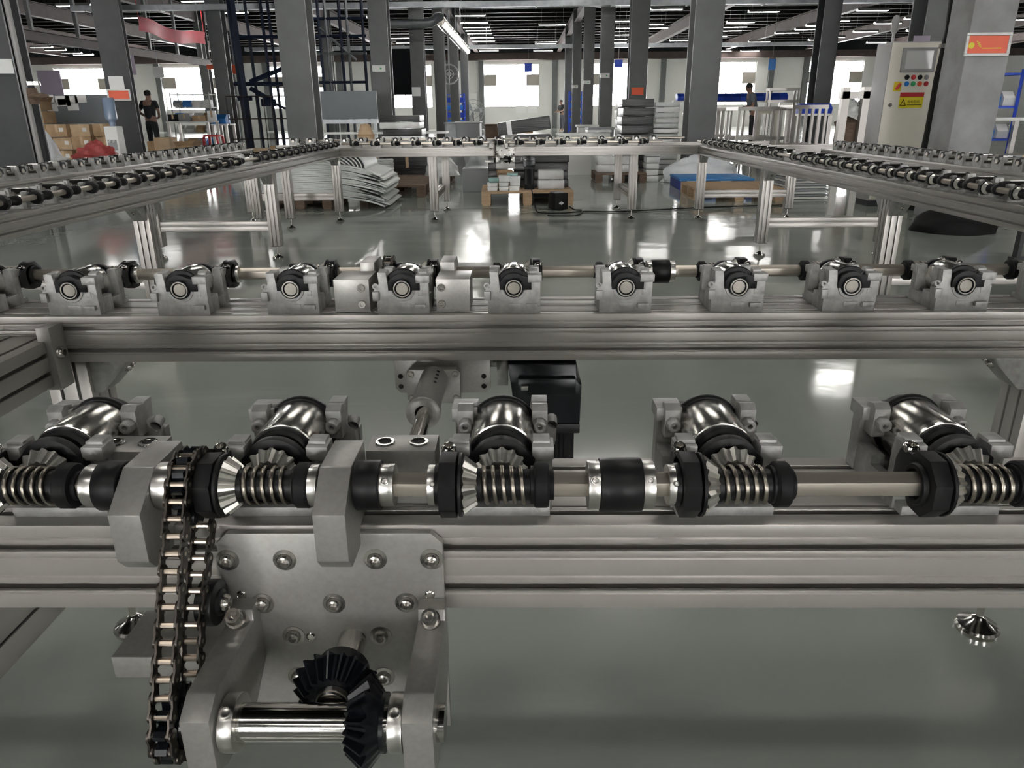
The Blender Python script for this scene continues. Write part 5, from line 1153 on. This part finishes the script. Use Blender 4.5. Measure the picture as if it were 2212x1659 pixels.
# fans and wall boxes far back
p_ = at(1022, 240, 62)
t = thing('standing_fan', 'grey standing fan against the wall beside the middle window', 'fan', (p_.x, 62, 0)); b = MB()
for r_ in (.25, .55, .85): b.lathe([(r_-.02, 0), (r_, .02), (r_+.02, 0)], (0, 0, p_.z), (0, -1, 0), 28)
for k in range(16): a_ = 2*PI*k/16; b.tube([(0, -.05, p_.z), (.85*math.cos(a_), 0, p_.z+.85*math.sin(a_))], .008, 4)
ob('grille', b.mesh('steel_grey'), t); b = MB(); b.cyl((0, 0, 0), (0, 0, p_.z), .05, 8); ob('stand', b.mesh('black_matt'), t); b = MB(); b.lathe([(0, 0), (.35, 0), (.3, .05), (0, .06)], n=16); ob('base', b.mesh('black_matt'), t)
for k in range(3):
    b = MB(); a_ = 2*PI*k/3; b.prism([(0, 0), (.7, -.12), (.75, .25), (.1, .12)], 'y', -.01, .01); o_ = ob('blade', b.mesh('steel_grey'), t, (0, .06, p_.z)); o_.rotation_euler = (0, a_, 0)
p_ = at(970, 160, 40); t = thing('wall_fan', 'round grey fan mounted high beside the fourth column', 'fan', p_); b = MB(); b.ring((0, 0, 0), (0, .2, 0), .42, .48, 28); ob('ring', b.mesh('steel_grey'), t); b = MB(); b.ring((0, .02, 0), (0, .06, 0), .2, .23, 20); b.cyl((0, -.02, 0), (0, .1, 0), .1, 12); b.box(-.42, .42, .05, .1, -.02, .02); b.box(-.02, .02, .05, .1, -.42, .42); ob('motor', b.mesh('steel_grey'), t)
b = MB(); b.cyl((0, .1, .42), (0, .1, ZC-p_.z-.6), .04, 6); ob('hanger', b.mesh('steel_grey'), t)
p_ = at(1019, 215, YW-.2); b = MB(); b.box(-.45, .45, 0, .18, -.6, .5); tag(ob('switch_box', b.mesh('wall_paint', .03), None, (p_.x, YW-.2, p_.z)), 'pale switch box on the wall above the standing fan', 'box')
p_ = at(1148, 236, YW-.15); t = thing('wall_notice', 'pair of white notice sheets on the wall under the middle window', 'notice', (p_.x-.9, YW-.05, p_.z))
for k in (0, 1): b = MB(); b.box(k*1.0-.42, k*1.0+.42, 0, .04, -.3, .3); ob('sheet', b.mesh('paper'), t)
# hanging signs, emergency lamps on the columns
for nm, u, v, Y, w_, h_, mm in (('pale lilac board hanging beside the dark column', 281, 141, 18, .22, .4, 'lilac'), ('white paper board hanging before the wall', 342, 156, 33, .45, .42, 'paper'), ('blue sign hanging in front of a window past the frames', 1668, 139, 34, .3, .42, 'blue_light'), ('blue sign hanging before the window past the second column row', 1336, 137, 45, .45, .38, 'blue'), ('blue sign hanging at the top of the middle window', 1141, 146, 55, .5, .55, 'blue')):
    p_ = at(u, v, Y); t = thing('hanging_sign', nm, 'sign', p_); b = MB(); b.box(-w_/2, w_/2, -.01, .01, -h_/2, h_/2); ob('board', b.mesh(mm), t)
    b = MB(); b.cyl((0, 0, h_/2), (0, 0, ZC-p_.z), .008, 4); ob('cord', b.mesh('steel_grey'), t)
for nm, u, v, Y in (('white exit lamp on the second column by the stair', 818, 148, 20.9), ('white exit lamp on the third column of the wrapped stack row', 1307, 163, 29.7), ('white exit lamp on the fourth column of the wrapped stack row', 1268, 178, 37.7), ('white exit lamp on the fifth column of the wrapped stack row', 1242, 187, 45.7)):
    p_ = at(u, v, Y); t = thing('exit_lamp', nm, 'lamp', p_); b = MB(); b.box(-.17, .17, 0, .06, -.08, .08); ob('case', b.mesh('white', .01), t); b = MB(); b.box(.03, .08, -.004, 0, -.02, .02); ob('indicator', b.mesh('green'), t)
# ---------------------------------------------------------------- control cabinet
X0, X1, ZT, YC = 4.985, 5.665, 2.17, 11.0
t = thing('control_cabinet', 'cream control cabinet with touch screen and buttons beside the concrete column', 'cabinet', (X0, YC, 0))
W = X1-X0
b = MB(); b.box(0, W, .03, .46, .08, ZT); ob('body', b.mesh('cabinet_grey', .008), t)
b = MB(); b.box(0, W, .05, .44, 0, .08); ob('plinth', b.mesh('column_dark'), t)
b = MB(); b.box(.01, W-.01, 0, .029, .1, ZT-.015); d_ = ob('door', b.mesh('cabinet', .006), t)
def cxz(u, v): p_ = at(u, v, YC); return p_.x-X0, p_.z
xa, za = cxz(1951, 103); xb, zb = cxz(2016, 156)
b = MB(); b.box(xa, xb, -.025, -.001, zb, za); s_ = ob('touch_screen', b.mesh('cabinet_grey', .006), t); b = MB(); b.box(xa+.05, xb-.05, -.028, -.025, zb+.045, za-.04); ob('display', b.mesh('screen'), s_)
for r_, (v, cols) in enumerate(((167, ('black', 'red', 'black', 'steel_grey')), (181, ('blue_light', 'green', 'orange_red', 'red')))):
    for k in range(4):
        x, z = cxz(1959+k*14-r_, v); b = MB(); b.lathe([(.032, 0), (.032, .01), (.02, .012), (.02, .028), (0, .03)], (x, -.001, z), (0, -1, 0), 14); bt = ob('button', b.mesh(cols[k]), t)
        b = MB(); b.box(x-.035, x+.035, -.004, -.001, z+.035, z+.05); ob('button_tag', b.mesh('white'), t)
x, z = cxz(1938, 187); b = MB(); b.box(x-.05, x+.05, -.012, -.001, z-.06, z+.06); ms = ob('main_switch', b.mesh('yellow', .003), t); b = MB(); b.box(x-.015, x+.015, -.05, -.012, z-.045, z+.045, Matrix.Rotation(.6, 3, 'Y')); ob('switch_knob', b.mesh('red', .004), ms)
xa, za = cxz(1945, 200); xb, zb = cxz(1991, 233)
b = MB(); b.box(xa, xb, -.005, -.001, zb, za); ws = ob('warning_sign', b.mesh('yellow'), t, None, None, 'yellow and red warning sign'); b = MB(); b.box(xa, xb, -.007, -.005, za-.055, za); ob('red_header', b.mesh('red'), ws)
tx = xa+.055; tz = zb+.03
b = MB(); P = [(tx-.045, tz), (tx+.045, tz), (tx, tz+.085)]; Q = [(tx-.03, tz+.009), (tx+.03, tz+.009), (tx, tz+.067)]
b.add([(p[0], -.0075, p[1]) for p in P]+[(p[0], -.0075, p[1]) for p in Q], [(0, 1, 4, 3), (1, 2, 5, 4), (2, 0, 3, 5)])
b.add([(tx+.002, -.0075, tz+.05), (tx-.01, -.0075, tz+.032), (tx+.001, -.0075, tz+.032), (tx-.004, -.0075, tz+.014), (tx+.01, -.0075, tz+.036), (tx, -.0075, tz+.036)], [(0, 1, 2, 5), (5, 2, 3, 4)]); ob('hazard_triangle', b.mesh('black_matt', weld=False), ws)
def text(s_, x, y_, z, size, matn, parent, name='lettering'):
    c_ = bpy.data.curves.new(name, 'FONT'); c_.body = s_; c_.size = size*S; c_.extrude = .0004; c_.align_x = 'LEFT'
    o_ = bpy.data.objects.new(name, c_); col.objects.link(o_); o_.parent = parent; o_.location = Vector((x, y_, z))*S; o_.rotation_euler = (PI/2, 0, 0); c_.materials.append(M[matn]); bpy.context.view_layer.update(); me_ = bpy.data.meshes.new_from_object(o_.evaluated_get(bpy.context.evaluated_depsgraph_get())); bpy.data.objects.remove(o_); o_ = bpy.data.objects.new(name, me_); col.objects.link(o_); o_.parent = parent; o_.location = Vector((x, y_, z))*S; o_.rotation_euler = (PI/2, 0, 0); return o_
text('有电危险', xa+.11, -.008, tz+.035, .042, 'black_matt', ws)
b = MB(); b.box(xa+.11, xb-.015, -.0076, -.005, tz+.005, tz+.012); ob('print_line', b.mesh('black_matt'), ws)
x, z = cxz(1917, 227); b = MB(); b.cyl((x+.03, -.001, z), (x+.03, -.02, z), .025, 12); ob('lock', b.mesh('bolt_steel'), t)
xa, za = cxz(1980, 75); xb, zb = cxz(2013, 86); b = MB(); b.box(xa, xb, .05, .07, ZT+.001, ZT+.07); ob('name_plate', b.mesh('lilac'), t)
x, z = cxz(1915, 60); b = MB(); b.lathe([(0, 0), (.02, 0), (.02, .1), (.045, .14), (.05, .26), (.03, .32), (0, .33)], (.04, .1, ZT), (0, 0, 1), 14); ob('beacon', b.mesh('cabinet_grey'), t)
# concrete column and black cover beside it
t = thing('concrete_column', 'square grey concrete column with a red plaque', 'column', (5.47, 9.85, 0)); b = MB(); b.box(-.25, .26, -.25, .25, .3, ZC-.05); ob('shaft', b.mesh('concrete', .012), t)
b = MB(); b.box(-.27, .28, -.27, .27, 0, .3); ob('plinth', b.mesh('concrete', .012), t)
t = thing('cable_cover', 'black draped cable cover between cabinet and concrete column', 'cover', (5.56, 10.55, 0)); b = MB(); rows = []
for k in range(22):
    z = ZC*k/21*.98; row_ = []
    for j in range(17):
        a_ = 2*PI*j/16; r_ = 1+.1*math.sin(a_*3+z*1.3)+.06*math.sin(z*4+a_*5); rr = (.19, .15) if z < 2.0 else (.13, .12); row_.append((rr[0]*r_*math.cos(a_)+(0.02 if z < 2 else -.02), rr[1]*r_*math.sin(a_), z))
    rows.append(row_)
b.grid(rows); ob('drape', b.mesh('black_matt', sharp=60), t)
b = MB(); b.ring((0, 0, 2.05), (0, 0, 2.1), .13, .165, 16); ob('clamp', b.mesh('bolt_steel'), t)
# bench with goods behind the concrete column
a, W = bench('white bench behind the concrete column', 2140, 2260, 255, 14, .8)
for i in range(3): box_thing('%s box under the bench behind the concrete column' % ['black', 'grey', 'white'][i], (a.x+.3+i*.5, 14.3, .02), .4, .4, .5, 0, ['film_black', 'steel_grey', 'white'][i], False, 'boxes behind the concrete column', False)
# lilac curtain panel and low wall goods far left
b = MB(); pa = at(88, 200, 40); pb = at(127, 152, 40); b.box(0, pb.x-pa.x, 0, .08, 0, pb.z); tag(ob('curtain_panel', b.mesh('lilac'), None, (pa.x, 40, 0)), 'pale lilac curtain panel beside the leftmost window', 'curtain')
lamp(9.1, 20, 'single white tube lamp hanging over the floor gap before the aluminium frames', None)
